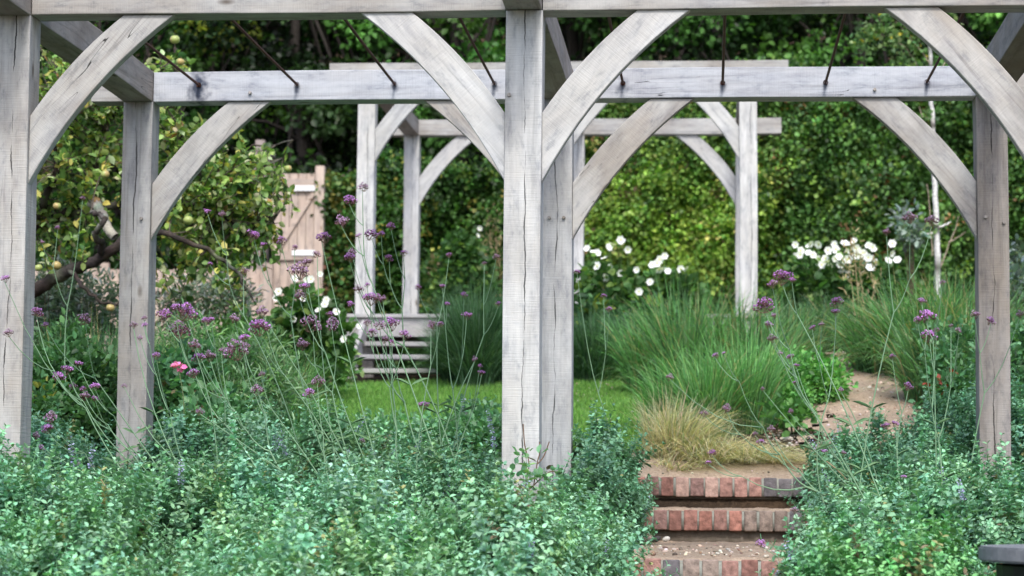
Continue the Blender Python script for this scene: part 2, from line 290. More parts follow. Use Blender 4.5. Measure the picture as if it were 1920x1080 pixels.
# ------------------------------------------------------------------ timber
def set_grain(me, axis=None, mat3=None):
    v = np.zeros(len(me.vertices)*3, np.float32); me.vertices.foreach_get('co', v); v = v.reshape(-1, 3)
    if mat3 is not None: g = v@mat3.T
    else: g = v[:, {'z': [0, 1, 2], 'x': [2, 1, 0], 'y': [0, 2, 1]}[axis]]
    g = g+rng.uniform(-40, 40, 3)
    a = me.attributes.new('grain', 'FLOAT_VECTOR', 'POINT'); a.data.foreach_set('vector', g.astype(np.float32).ravel())
def pt(name, parent, bm, m, axis=None, mat3=None):
    off = Vector((0, 0, 0)); p = parent
    while p is not None: off += p.location; p = p.parent
    for v in bm.verts: v.co -= off
    me = bpy.data.meshes.new(name); bm.to_mesh(me); bm.free(); me.materials.append(m); set_grain(me, axis, mat3)
    return link(bpy.data.objects.new(name, me), parent)
def timber(name, parent, x0, x1, y0, y1, z0, z1, m, axis, bev=.004):
    bm = bmesh.new(); bmesh.ops.create_cube(bm, size=1)
    for v in bm.verts: v.co = Vector(((x0+x1)/2+v.co.x*(x1-x0), (y0+y1)/2+v.co.y*(y1-y0), (z0+z1)/2+v.co.z*(z1-z0)))
    L = {'x': x1-x0, 'y': y1-y0, 'z': z1-z0}[axis]; k = 'xyz'.index(axis)
    if L > .8:                           # a little waviness along the timber
        es = [e for e in bm.edges if abs((e.verts[0].co-e.verts[1].co)[k]) > .5*L]
        bmesh.ops.subdivide_edges(bm, edges=es, cuts=int(L/.25), use_grid_fill=True)
        long_e = [e for e in bm.edges if abs((e.verts[0].co-e.verts[1].co)[k]) > .01 and e.calc_face_angle(0) > .5]
        a0 = rng.uniform(0, 6, 2)
        for v in bm.verts:
            t = v.co[k]; v.co[(k+1) % 3] += .0022*math.sin(t*2.3+a0[0]); v.co[(k+2) % 3] += .0022*math.sin(t*3.1+a0[1])
    else: long_e = list(bm.edges)
    bmesh.ops.bevel(bm, geom=long_e, offset=bev, segments=2, affect='EDGES', profile=.5)
    return pt(name, parent, bm, m, axis)
def brace(parent, xpost, sgn, ztop, y0, m, sc=1.0):   # sgn +1: springs to the right of xpost
    y1 = y0+.055*sc; lo = []; hi = []
    def arc(p, q, bulge, k=11):
        p = A(p); q = A(q); d = q-p; nrm = A([-d[1], d[0]]); nrm = nrm/np.linalg.norm(nrm)
        if nrm@A([-1, 1]) < 0: nrm = -nrm
        return [p+d*t+nrm*bulge*4*t*(1-t) for t in np.linspace(0, 1, k)]
    lo = arc((.598*sc, 0), (0, -.70*sc), .052*sc); hi = arc((0, -.42*sc), (.385*sc, 0), .022*sc)
    prof = lo+hi; bm = bmesh.new()
    f = [bm.verts.new((xpost+sgn*p[0], y0, ztop+p[1])) for p in prof]; g = [bm.verts.new((xpost+sgn*p[0], y1, ztop+p[1])) for p in prof]; n = len(prof)
    bm.faces.new(f if sgn > 0 else f[::-1]); bm.faces.new(g[::-1] if sgn > 0 else g)
    for i in range(n):
        j = (i+1) % n; q = [f[j], f[i], g[i], g[j]]; bm.faces.new(q if sgn > 0 else q[::-1])
    bmesh.ops.recalc_face_normals(bm, faces=list(bm.faces))
    fe = [e for e in bm.edges if abs(e.verts[0].co.y-e.verts[1].co.y) < 1e-6]
    bmesh.ops.bevel(bm, geom=fe, offset=.003, segments=1, affect='EDGES')
    bmesh.ops.triangulate(bm, faces=[q for q in bm.faces if len(q.verts) > 4])
    d = A([sgn*.60, 0, .70]); d /= np.linalg.norm(d); s = np.cross(d, [0, 1, 0])
    return pt('brace', parent, bm, m, mat3=A([s, [0, 1, 0], d]))
def peg(parent, px, py, Y, r=.010, m=None):
    p = at(px, py, Y); bm = bmesh.new()
    bmesh.ops.create_cone(bm, cap_ends=True, segments=10, radius1=r, radius2=r*.75, depth=.022, matrix=Matrix.Translation((p[0], Y-.002, p[2]))@Matrix.Rotation(math.pi/2, 4, 'X'))
    return pt('peg', parent, bm, m or M_OAKW, 'y')
P1 = thing('oak_pergola', 'near weathered oak pergola with arched braces and rusty rods, standing in the herb bed', 'pergola', (XC-.075, D1+.075, -.4))
ZT = ZB+HB; posts = {}
for key, X, Y, m, zb in (('FL', XL, D1, M_POST, -.6), ('FC', XC, D1, M_PPOST, -.6), ('FR', XR, D1, M_POST, -.6), ('RL', XL, D2, M_POST, -.3), ('RC', XC, D2, M_PPOST, -.3), ('RR', XR, D2, M_OAKW, -.3)):
    posts[key] = timber('post', P1, X-W, X, Y, Y+W, zb, ZB-.002, m, 'z')
for X in (XL, XC, XR):                   # beams that run away from the camera and overhang at both ends
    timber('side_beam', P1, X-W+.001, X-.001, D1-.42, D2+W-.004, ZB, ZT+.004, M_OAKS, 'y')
for a, b in ((XL-.9, XL-W-.002), (XL+.002, XC-W-.002), (XC+.002, XR-W-.002), (XR+.002, XR+.9)):
    timber('cross_beam', P1, a, b, D1+.004, D1+W-.004, ZB, ZT, M_OAK, 'x')
rb = []
for a, b in ((XL-W-.17, XL-W-.002), (XL+.002, XC-W-.002), (XC+.002, XR-W-.002), (XR+.002, XR+.25)):
    rb.append(timber('cross_beam', P1, a, b, D2+.001, D2+W-.012, ZB, ZT, M_OAKB if b-a > .5 else M_OAK, 'x'))
for Y, ms in ((D1, (M_OAK, M_OAK)), (D2, (M_OAK, M_OAK))):
    for X, sg in ((XL, 1), (XC-W, -1), (XC, 1), (XR-W, -1)):
        brace(P1, X, sg, ZB-.001, Y+.018, M_PALE if X in (XC, XC-W) and Y == D1 else M_OAK)
for p in RODS:
    mb = MB(); tube(mb, A([[p[0], D1+W-.03, p[2]], [p[0], (D1+D2)/2, p[2]-.004], [p[0], D2+.02, p[2]]]), .0068, 8); r = mb.build('tie_rod', M_IRON, P1, True)
    mb = MB(); tube(mb, A([[p[0], D2-.006, p[2]], [p[0], D2+.001, p[2]], [p[0], D2+.002, p[2]]]), [.013, .012, .0], 8); mb.build('nut', M_IRON, r, True)
for k, a, b, Y in (('RC', 1030, 408, D2), ('RC', 1057, 408, D2), ('RL', 265, 410, D2), ('RR', 1848, 407, D2), ('RR', 1882, 417, D2), ('FC', 955, 178, D1)):
    peg(posts[k], a, b, Y)
peg(rb[1], 469, 174, D2); peg(rb[2], 1640, 168, D2)
# ------------------------------------------------------------------ far pergola, deck and steps
Y3, Y4, W3 = 19.3, 22.3, .15
DZ = at(700, 590, 19.15)[2]; ZT2 = at(1000, 116, Y3)[2]; ZB2 = ZT2-.155
XA, XE = X_(668, Y3, 400), X_(1420, Y3, 400); XM = (XA+XE)/2-.075
P2 = thing('oak_pergola', 'far weathered oak pergola standing on the raised deck in front of the hedge', 'pergola', (XM, Y3, DZ))
for Y in (Y3, Y4):
    for X in (XA, XM, XE-W3): timber('post', P2, X, X+W3, Y, Y+W3, DZ+.002, ZB2-.002, M_PPOST, 'z')
    for X, sg in ((XA+W3, 1), (XM, -1), (XM+W3, 1), (XE-W3, -1)): brace(P2, X, sg, ZB2-.001, Y+.03, M_PALE, 1.0)
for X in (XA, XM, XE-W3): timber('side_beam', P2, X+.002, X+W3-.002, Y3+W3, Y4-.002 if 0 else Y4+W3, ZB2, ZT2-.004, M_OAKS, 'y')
for Y, a, b in ((Y3, X_(618, Y3, 120), X_(1478, Y3, 120)), (Y4, X_(735, Y4, 230), X_(1465, Y4, 230))):
    timber('cross_beam', P2, a, b, Y+.002-.004 if Y == Y4 else Y+.002, Y+W3-.01, ZB2, ZT2, M_OAK, 'x')
DX0, DX1 = X_(640, 19.1, 600), X_(1450, 19.1, 600)
dk = thing('timber_deck', 'raised grey timber deck under the far pergola with open steps down to the lawn', 'deck', (DX0, 19.1, .95))
for i in range(28):
    y = 19.05+i*.128; timber('deck_board', dk, DX0, DX1, y, y+.121, DZ-.03, DZ, M_DECK, 'x', .003)
timber('fascia', dk, DX0, DX1, 19.075, 19.1, DZ-.19, DZ-.032, M_DECK, 'x', .002)
timber('side_fascia', dk, DX0, DX0+.025, 19.102, 22.5, DZ-.19, DZ-.032, M_DECK, 'y', .002)
sx1 = X_(1000, 18.7, 660)
for zc, yc, pxl in ((645, 18.84, 684), (669, 18.60, 674), (695, 18.36, 664)):
    z = at(750, zc, yc)[2]; timber('tread', dk, X_(pxl, yc, zc), sx1, yc-.02, yc+.24, z-.018, z+.018, M_DECK, 'x', .004)
for X in (X_(684, 18.84, 640), X_(684, 18.84, 640)+.95):
    bm = bmesh.new(); pr = [(19.07, DZ-.05), (19.07, DZ-.24), (18.35, .90), (18.28, .93), (18.28, 1.04)]
    f = [bm.verts.new((X-.06, y, z)) for y, z in pr]; g = [bm.verts.new((X-.02, y, z)) for y, z in pr]
    bm.faces.new(f); bm.faces.new(g[::-1])
    for i in range(5): bm.faces.new([f[(i+1) % 5], f[i], g[i], g[(i+1) % 5]])
    bmesh.ops.recalc_face_normals(bm, faces=list(bm.faces)); pt('stringer', dk, bm, M_DECK, 'y')
for X in np.linspace(DX0+.2, DX1-.2, 5): timber('support_post', dk, X-.05, X+.05, 19.3, 19.4, .8, DZ-.035, M_OAKW, 'z')
# ------------------------------------------------------------------ brick steps
st = thing('brick_steps', 'sandy garden steps edged with red bricks on end, rising to the gravel path', 'steps', ((SX0+SX1)/2, 10.4, -.3))
def course(Yf, py, x0, x1, pitch, hgt, rk):
    z1 = at(1360, py, Yf)[2]; z0 = z1-hgt; mb = MB(); x = x0
    while x < x1:
        w = pitch-.010+rng.normal(0, .0015)
        c = [(.30, .13, .105), (.35, .17, .14), (.23, .12, .105), (.16, .125, .13), (.40, .23, .19), (.37, .15, .115), (.27, .18, .15)][rng.choice(7, p=[.22, .2, .15, .14, .12, .07, .10])]
        boxmb(mb, x, x+w, Yf+float(np.clip(rng.normal(0, .002), -.003, .003)), Yf+.2, z0+rng.normal(0, .002), z1-.006+rng.normal(0, .002), A(c)*A([.95, 1.12, 1.15])*rng.uniform(.8, 1.15), 0, .006); x += pitch
    c = mb.build('brick_course', M_BRICK, st)
    mb = MB(); boxmb(mb, x0-.01, x1, Yf+.006, Yf+.19, z0+.004, z1-.010); mb.build('mortar_bed', M_MORTAR, c)
    return z0, z1
z0a, z1a = course(11.85, 893, SX0, SX1, .0755, .106, 0)
z0b, z1b = course(11.55, 955, SX0-.03, SX1, .0755, .108, 1)
z0c, z1c = course(9.02, 1047, X_(1170, 9.02, 1050), X_(1560, 9.02, 1050), .0765, .11, 2)
def tread(x0, x1, y0, y1, z0, z1, nm='gravel_tread'):   # a lumpy sheet of gravel over the bricks
    xs = np.arange(x0, x1, .02); ys = np.linspace(y0, y1, max(6, int((y1-y0)/.03))); X, Y = np.meshgrid(xs, ys)
    Z = z0+(z1-z0)*(Y-y0)/(y1-y0)+.003*np.sin(X*31+Y*17)+.003*np.sin(X*13-Y*23)+rng.normal(0, .0016, X.shape)
    Z[0] -= .012; nx = len(xs); i, j = np.meshgrid(np.arange(nx-1), np.arange(len(ys)-1)); a = (j*nx+i).ravel()
    mb = MB(); mb.add(np.stack([X, Y, Z], -1), np.stack([a, a+1, a+nx+1, a+nx], 1)); return mb.build(nm, M_SAND, st, True)
for (Yr, z0, z1) in ((11.885, z1b-.01, z0a+.004), (11.585, z1c-.02, z0b+.004), (9.055, z1c-.5, z0c+.004)):
    mb = MB(); boxmb(mb, SX0-.02, SX1, Yr, Yr+.15, z0, z1); mb.build('riser', M_CEM, st)
tread(SX0-.02, SX1, 11.855, 12.45, z1a, float(G(.8, 12.45))+.03)
tread(SX0-.05, SX1, 11.555, 11.89, z1b, z1b+.004)
tread(SX0-.25, SX1+.1, 9.025, 11.6, z1c, z1c+.012)
mb = MB(); boxmb(mb, SX0-.3, SX1+.2, 7.6, 8.9, -.6, -.44); mb.build('gravel_tread', M_SAND, st)
# ------------------------------------------------------------------ stones and pebbles
ROCK = MB(); bm = bmesh.new(); bmesh.ops.create_icosphere(bm, subdivisions=2, radius=1)
RV = A([v.co[:] for v in bm.verts]); RT = A([[v.index for v in f.verts] for f in bm.faces]); bm.free()
def rocks(mb, P, size, cols):
    n = len(P); d = 1+.25*rng.normal(size=(3, len(RV), 1)); sc = size[:, None]*np.stack([rng.uniform(.7, 1.3, n), rng.uniform(.7, 1.2, n), rng.uniform(.4, .8, n)], 1)
    k = np.arange(n) % 3
    for j in range(3):
        s_ = k == j
        if s_.any(): stamp(mb, RV*(.8+.2*d[j]), None, P[s_], rot_from(unit(int(s_.sum()))*A([1, 1, .3]), rng.uniform(0, .6, int(s_.sum()))), sc[s_], cols[s_], tt=RT)
def scatter(n, poly):
    poly = A(poly); lo, hi = poly.min(0), poly.max(0); p = rng.uniform(lo, hi, (n*4, 2)); p = p[inpoly(p[:, 0], p[:, 1], poly)][:n]; return p
mb = MB()
ps = [scatter(1500, pathpoly)]
for poly in ([(1430, 800), (1520, 800), (1530, 870), (1440, 860)], [(1620, 670), (1720, 690), (1730, 760), (1690, 740)], [(1080, 694), (1250, 694), (1250, 706), (1080, 706)], [(1480, 650), (1600, 640), (1620, 665), (1520, 668)]):
    ps.append(scatter(260, [hit(*q)[:2] for q in poly]))
p = np.concatenate(ps); P = np.stack([p[:, 0], p[:, 1], G(p[:, 0], p[:, 1])+.020], 1); sz = .004+.010*rng.random(len(P))**3
q = 500; lx = np.stack([rng.uniform(SX0-.1, SX1, q), rng.uniform(9.06, 11.5, q), np.full(q, z1c+.008)], 1)
q2 = 160; l2 = np.stack([rng.uniform(SX0, SX1, q2), rng.uniform(11.88, 12.4, q2), z1a+rng.uniform(.0, .03, q2)], 1)
P = np.concatenate([P, lx, l2]); sz = np.concatenate([sz, .003+.009*rng.random(q)**3, .003+.005*rng.random(q2)])
rocks(mb, P, sz, pal([(.5, .42, .34, 4), (.3, .2, .14, 3), (.6, .56, .5, 2), (.12, .09, .07, 2)], len(P)))
tag(mb.build('gravel', M_STONE, smoothf=True), 'loose gravel and grit scattered over the steps and the path', 'gravel', kind='stuff')
for (px, py, s_, where) in ((1478, 827, .03, 'beside the straw coloured grass'), (1489, 821, .022, 'right of the straw coloured grass'), (1528, 796, .04, 'between the straw grass and the path'),
        (1605, 676, .035, 'pale and largest on the far verge of the path'), (1618, 671, .022, 'small on the far verge of the path'), (1655, 694, .03, 'on the right verge of the path'), (1134, 704, .045, 'at the lawn edge right of the middle post'),
        (1080, 702, .03, 'at the lawn edge closest to the middle post'), (1165, 703, .02, 'small at the lawn edge under the dark grass')):
    p = hit(px, py); mb = MB(); rocks(mb, A([[p[0], p[1], p[2]+s_*.3]]), A([s_]), pal([(.6, .57, .5, 1)], 1)); o = mb.build('stone', M_STONE, smoothf=True)
    tag(o, 'pale flint stone '+where, 'stone', 'pale stones beside the path and lawn')
p = A([X_(1212, 11.4, 1005), 11.38, z1c+.03])
for i, (dx, dy, s_, lb) in enumerate(((0, 0, .035, 'dusty brown stone at the left foot of the middle step'), (.05, -.12, .028, 'dark stone in front of the brown one at the left foot of the middle step'), (.10, -.06, .02, 'small white stone on the sandy landing beside the catmint'))):
    mb = MB(); rocks(mb, A([p+A([dx, dy, 0])]), A([s_]), pal([((.25, .19, .15, 1), (.06, .05, .055, 1), (.6, .57, .5, 1))[i]], 1)); tag(mb.build('stone', M_STONE, smoothf=True), lb, 'stone', 'stones on the sandy landing')
# ------------------------------------------------------------------ herbs (catmint)
def sprig(nn=6, L=.15, ls=.037, seed=0):
    r = np.random.default_rng(seed); mb = MB(); bend = r.uniform(-.03, .03, 2)
    pts = A([[bend[0]*(t**2), bend[1]*(t**2), L*t] for t in np.linspace(0, 1, 4)])
    tube(mb, pts, [.0016, .0014, .0011, .0007], 3, (.75, .85, .6))
    P = []; D = []; Sz = []; C = []
    for i in range(nn):
        t = .22+.78*i/(nn-1); s = ls*(1.05-.5*max(0, t-.45)/.55)*r.uniform(.8, 1.15)
        for k in (0, 1):
            a = (i % 2)*math.pi/2+k*math.pi+r.normal(0, .25); el = r.uniform(-.05, .38)+(.5 if i == nn-1 else 0)
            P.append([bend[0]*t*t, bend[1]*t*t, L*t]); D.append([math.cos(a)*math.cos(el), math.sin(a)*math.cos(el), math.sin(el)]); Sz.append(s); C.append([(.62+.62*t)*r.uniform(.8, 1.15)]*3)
            if t < .8:   # small axillary leaves
                P.append([bend[0]*t*t+math.cos(a)*.004, bend[1]*t*t+math.sin(a)*.004, L*t+.004]); D.append([math.cos(a)*.5, math.sin(a)*.5, .9]); Sz.append(s*.5); C.append([1.05*r.uniform(.9, 1.2)]*3)
    P, D, Sz, C = A(P), A(D), A(Sz), A(C)
    # face up: spin near zero
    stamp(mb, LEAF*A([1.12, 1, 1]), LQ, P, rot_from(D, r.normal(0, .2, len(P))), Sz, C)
    return np.concatenate(mb.v), np.concatenate(mb.f4), np.concatenate(mb.c)[:, :3]
SPR = [sprig(nn=(5, 6, 7)[i % 3], L=(.12, .15, .18)[i % 3], seed=i) for i in range(7)]
def spike(seed):
    r = np.random.default_rng(seed); mb = MB(); tube(mb, A([[0, 0, 0], [.004, 0, .06], [.0, .004, .12], [.006, 0, .19]]), [.0013, .0012, .001, .0006], 3, (.12, .17, .10))
    P = []; D = []; C = []; Sz = []
    for i in range(9):
        z = .085+.012*i; m = 8 if i < 7 else 5
        for k in range(m):
            a = r.uniform(0, 6.28); P.append([math.cos(a)*.005, math.sin(a)*.005, z+r.uniform(-.003, .003)]); D.append([math.cos(a), math.sin(a), .35]); Sz.append(r.uniform(.009, .014)*(1-.05*i))
            C.append(A([.50, .50, .80])*r.uniform(.8, 1.2) if r.random() < .75 else A([.20, .22, .22]))
    stamp(mb, LEAF*A([1.3, 1, 1]), LQ, A(P), rot_from(A(D), r.normal(0, .5, len(P))), A(Sz), A(C)); return np.concatenate(mb.v), np.concatenate(mb.f4), np.concatenate(mb.c)[:, :3]
SPK = [spike(90+i) for i in range(3)]
HERB = [(.20, .40, .25, 6), (.25, .47, .30, 3), (.145, .31, .185, 3), (.20, .37, .17, .8)]
HERBG = [(.15, .38, .15, 5), (.21, .46, .19, 3), (.08, .22, .08, 2)]
HERBD = [(.13, .28, .17, 5), (.16, .33, .21, 3), (.10, .22, .13, 2)]
def mound(mb, cx, cy, rx, ry, top, base, dens=400, cols=HERB, sc=1.0, spikes=0):
    """sprigs over the skin of a lumpy dome; top and base are heights"""
    h = max(.08, top-base-.06); area = 2*math.pi*((rx*ry)**.8+2*(rx*h)**.8)/3*1.2; n = int(dens*area)
    d = unit(n); d[:, 2] = np.abs(d[:, 2])**.8; d = d/np.linalg.norm(d, axis=1, keepdims=True)
    lump = 1+.10*np.sin(d[:, 0]*7+cx*9)+.10*np.sin(d[:, 1]*6+cy*7+d[:, 2]*5)+.06*rng.normal(size=n)
    depth = np.where(rng.random(n) < .3, rng.uniform(.55, .85, n), 1.0)
    P = A([cx, cy, base])+d*A([rx, ry, h])*(lump*depth*.88)[:, None]
    nr = d/A([rx, ry, h]); nr /= np.linalg.norm(nr, axis=1, keepdims=True)
    D = nr*.65+A([0, 0, .75])+.24*rng.normal(size=(n, 3)); D /= np.linalg.norm(D, axis=1, keepdims=True)
    P = P-D*.05+D*(.06*np.maximum(0, rng.normal(size=n)-.6))[:, None]; col = pal(cols, n, .10); k = rng.integers(0, len(SPR), n)
    col[rng.random(n) < .014] = (.28, .29, .13); col[rng.random(n) < .005] = (.20, .16, .11)
    M = rot_from(D, rng.uniform(0, 6.28, n)); M = M[:, :, [0, 2, 1]]*A([1, 1, 1])      # template grows along +Z
    for j in range(len(SPR)):
        s_ = k == j; tv, tq, tc = SPR[j]
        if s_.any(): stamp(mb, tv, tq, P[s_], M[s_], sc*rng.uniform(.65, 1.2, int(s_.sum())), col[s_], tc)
    for i in range(spikes):
        a = rng.integers(0, n); j = rng.integers(0, 3); tv, tq, tc = SPK[j]; q = P[a]+D[a]*.03
        stamp(mb, tv, tq, q[None], M[a][None], [rng.uniform(.7, 1.15)], A([[1, 1, 1.]]), tc)
def hmap(px, Y):                         # how tall the herbs stand, by bearing and depth
    h = .46
    if Y < 9.0 and px < 160: h = .60
    if 8.1 < Y < 9.0 and 860 < px < 1030: h = .56
    if Y > 9.2 and px < 330: h = .20 if px > 160 else .42
    if 880 < px < 1090 and 9.1 < Y < 11.4: h = .17
    if 250 < px < 460 and 8.9 < Y < 10.6: h = .20
    if px > 520 and Y > 10.9: h = .22
    if px > 520 and Y > 12.1: h = .17
    if 1780 < px < 1960 and 9.6 < Y < 11.1: h = .34
    return h
def bed(mb, pxr, Yr, step, cols, skip=None, far=None, spk=1, dens=400, bright=1.0):
    Y = Yr[0]
    while Y < Yr[1]:
        px = pxr[0]; dpx = step/Y*F
        while px < pxr[1]:
            p_ = px+rng.uniform(-.35, .35)*dpx; y_ = Y+rng.uniform(-.12, .12)
            if not (skip and skip(p_, y_)):
                x = X_(p_, y_, 900); h = hmap(p_, y_)*rng.uniform(.72, 1.16); g = float(G(x, y_))
                cc = A(cols, float); cc[:, :3] *= bright*rng.uniform(.78, 1.18)*A([rng.uniform(.9, 1.1), 1, rng.uniform(.85, 1.1)])
                mound(mb, x, y_, step*rng.uniform(.54, .72), step*rng.uniform(.52, .70), g+h, g-.02, dens, cc, 1.0, int(rng.integers(0, 2+spk)))
            px += dpx
        Y += step*.85
mb = MB(); bed(mb, (-60, 1120), (6.7, 8.75), .47, HERB, lambda p, y: (p > 1080 and y > 7.6) or (p > 1090-60*(y-7)), spk=1)
tag(mb.build('catmint', M_HERB), 'grey green catmint filling the front left of the bed, in front of the pergola posts', 'herbs', kind='stuff')
mb = MB(); bed(mb, (-60, 960), (9.35, 12.6), .47, HERB, lambda p, y: (p < 150 and y > 11.6) or (p > 905 and y > 11.0), spk=4, dens=330, bright=.9)
for (px, py, y, sc_) in ((155, 868, 9.3, 1.2), (168, 872, 9.3, 1.0), (313, 985, 8.3, 1.15), (318, 978, 8.3, 1.0), (500, 840, 10.4, 1.0), (508, 846, 10.4, .9), (835, 928, 8.9, 1.1), (660, 930, 9.0, 1.0), (668, 925, 9.1, .8), (290, 1075, 7.6, 1.0), (872, 775, 12.0, 1.1), (712, 928, 9.1, .8), (925, 800, 11.5, 1.0), (930, 835, 11.0, 1.0), (540, 850, 10.3, .8), (128, 1050, 7.8, .9), (620, 1010, 8.2, .8)):
    j = rng.integers(0, 3); tv, tq, tc = SPK[j]; M = rot_from(A([[rng.normal(0, .25), rng.normal(0, .2), 1.]]), A([0.]))[:, :, [0, 2, 1]]
    stamp(mb, tv, tq, (at(px, py, y)-A([0, 0, .09*sc_]))[None], M, [sc_], A([[1, 1, 1.]]), tc)
tag(mb.build('catmint', M_HERB), 'looser catmint with lavender blue spikes between the two rows of posts', 'herbs', kind='stuff')
def solo(label, items, cols=HERB, spikes=2, dens=400):
    x, y = X_(items[0][0], items[0][1], 900), items[0][1]; t = thing('catmint_plant', label, 'plant', (x, y, float(G(x, y)))); mb = MB()
    for (px, Y, rx, ry, ytop) in items:
        X = X_(px, Y, 900); mound(mb, X, Y, rx, ry, at(px, ytop, Y)[2], float(G(X, Y))-.05, dens, cols, 1.0, spikes)
    mb.build('foliage', M_HERB, t)
solo('rounded catmint mound between the middle post and the brick steps', [(1118, 11.3, .22, .3, 790), (1140, 10.9, .15, .22, 845), (1158, 11.5, .12, .2, 812), (1105, 10.6, .12, .2, 850)], HERBD+HERB[:1])
solo('bright catmint spilling over the left end of the lowest brick step', [(1070, 9.2, .24, .28, 930), (1110, 8.7, .19, .2, 985), (1135, 8.2, .15, .2, 1018), (1030, 9.5, .2, .22, 925)], HERB)
solo('large catmint clump spilling over the right end of the brick steps', [(1640, 9.0, .32, .32, 905), (1612, 9.2, .22, .3, 925), (1590, 8.5, .22, .22, 960), (1660, 8.2, .3, .26, 960), (1760, 8.8, .3, .28, 905), (1530, 8.2, .16, .15, 1015)], HERB, 3)
solo('fresh green catmint at the bottom right edge beside the slate table', [(1650, 7.3, .26, .2, 1000), (1740, 7.6, .2, .2, 985), (1560, 7.5, .2, .18, 1030)], HERBG, 0)
solo('catmint hiding the foot of the right rear post', [(1830, 9.6, .3, .3, 868), (1920, 9.4, .3, .3, 855), (1750, 9.8, .28, .28, 858), (1900, 8.6, .3, .3, 905)], HERB, 3)
solo('dark catmint mound between the gravel path and the right rear post', [(1640, 11.2, .24, .3, 802), (1720, 11.3, .24, .3, 796), (1556, 11.75, .13, .2, 818), (1590, 12.0, .14, .2, 806), (1585, 11.1, .13, .25, 806), (1800, 11.9, .28, .3, 765), (1680, 10.7, .3, .26, 838), (1590, 10.3, .14, .2, 860), (1810, 12.6, .26, .3, 730)], HERBD+HERB[:1], 3)
solo('catmint mound behind the right rear post at the picture edge', [(1890, 12.2, .3, .3, 720), (1950, 11.8, .3, .3, 740)], HERBD+HERB[:1], 1)
# ------------------------------------------------------------------ grasses
def grass(name, label, px, pyroot, Y, n, H, spread, cols, lean=(0, 0), wid=.004, group=None, root_r=.08, up_=.8, extra=(), cat='grass'):
    x0 = X_(px, Y, pyroot); g = float(G(x0, Y)); t = thing(name, label, cat, (x0, Y, g), group); mb = MB()
    def clump(x0, Y, n, H, spread):
        g = float(G(x0, Y)); a = rng.uniform(0, 6.28, n); rr = root_r*np.sqrt(rng.random(n)); b = np.stack([x0+rr*np.cos(a), Y+rr*np.sin(a), np.full(n, g-.01)], 1)
        a2 = a+rng.normal(0, .6, n); L = H*rng.uniform(.38, 1.15, n); out = spread*rng.random(n)**.5*rng.uniform(.8, 1.25, n)
        hx = np.cos(a2)*out+lean[0]*rng.uniform(.5, 1.2, n); hy = np.sin(a2)*out+lean[1]
        K = 6; tt = np.linspace(0, 1, K); V = np.zeros((n, K, 2, 3)); th = rng.uniform(0, 3.14, n); wv = np.stack([np.cos(th), np.sin(th), 0*th], 1)
        hr = np.hypot(hx, hy); droop = np.clip(hr/L, 0, 1.3)
        for i, u in enumerate(tt):
            zz = L*(u*(1+.25*droop)-droop*.85*u**2.4)*up_/.8
            c = b+np.stack([hx*u**1.5, hy*u**1.5, np.maximum(zz, -.0)], 1); w = wid*(1-u**1.6*.95)*rng.uniform(.95, 1.05)
            V[:, i, 0] = c-wv*w; V[:, i, 1] = c+wv*w
        o = (np.arange(n)*K*2)[:, None, None]; q = A([[2*i, 2*i+1, 2*i+3, 2*i+2] for i in range(K-1)])[None]+o
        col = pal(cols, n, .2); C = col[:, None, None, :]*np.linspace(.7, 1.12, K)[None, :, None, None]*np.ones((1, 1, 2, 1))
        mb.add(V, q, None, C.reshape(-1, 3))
    clump(x0, Y, n, H, spread)
    for (p2, Y2, n2, H2, s2) in extra: clump(X_(p2, Y2, 800), Y2, n2, H2, s2)
    mb.build('blades', M_GRASS, t); return t
STRAW = [(.66, .58, .38, 5), (.50, .46, .28, 3), (.76, .70, .52, 3), (.26, .32, .18, 2)]
BRI = [(.15, .36, .12, 4), (.24, .47, .18, 3), (.09, .23, .09, 2), (.40, .38, .18, .6)]
MID = [(.12, .26, .10, 4), (.20, .35, .17, 2), (.06, .15, .065, 2), (.42, .37, .19, 1.5)]
DRK = [(.045, .11, .05, 4), (.08, .17, .08, 2), (.15, .26, .16, 1)]
grass('ornamental_grass', 'straw coloured feather grass arching over the top brick step', 1275, 870, 12.35, 900, .46, .36, STRAW, (.12, 0), .0034, root_r=.10, extra=((1330, 12.25, 600, .32, .46), (1400, 12.3, 500, .24, .46), (1245, 12.4, 400, .44, .26), (1450, 12.3, 300, .16, .36), (1270, 12.12, 260, .16, .3)))
grass('ornamental_grass', 'bright green feathery grass behind the straw coloured one', 1330, 760, 13.6, 1050, .64, .38, BRI, (0, 0), .0042, root_r=.15, extra=((1395, 13.7, 900, .7, .34), (1270, 13.9, 700, .50, .3)))
grass('ornamental_grass', 'tall green grass in front of the far right pergola post', 1290, 700, 16.2, 950, .92, .52, MID+BRI[:1], (.03, 0), .0058, root_r=.2, extra=((1380, 16.3, 850, .85, .5), (1440, 16.0, 700, .65, .4), (1230, 16.6, 1000, .7, .4)))
grass('ornamental_grass', 'large fountain of green grass beyond the path, left of the right rear post', 1730, 690, 15.4, 1500, .80, .55, MID+BRI[:1], (-.02, 0), .0055, root_r=.25, extra=((1670, 15.6, 800, .6, .5), (1810, 15.3, 1200, .8, .5), (1780, 14.3, 800, .7, .4)))
grass('ornamental_grass', 'green grass showing right of the right rear post', 1920, 690, 14.9, 1400, .72, .5, MID, (0, 0), .004, root_r=.2, extra=((1870, 13.7, 1200, .6, .4),))
grass('ornamental_grass', 'dark green fountain grass between the deck steps and the middle post', 893, 705, 17.7, 2600, .84, .36, DRK, (-.02, 0), .0045, root_r=.14, extra=((860, 18.2, 1200, .62, .36), (935, 17.9, 1200, .62, .3)))
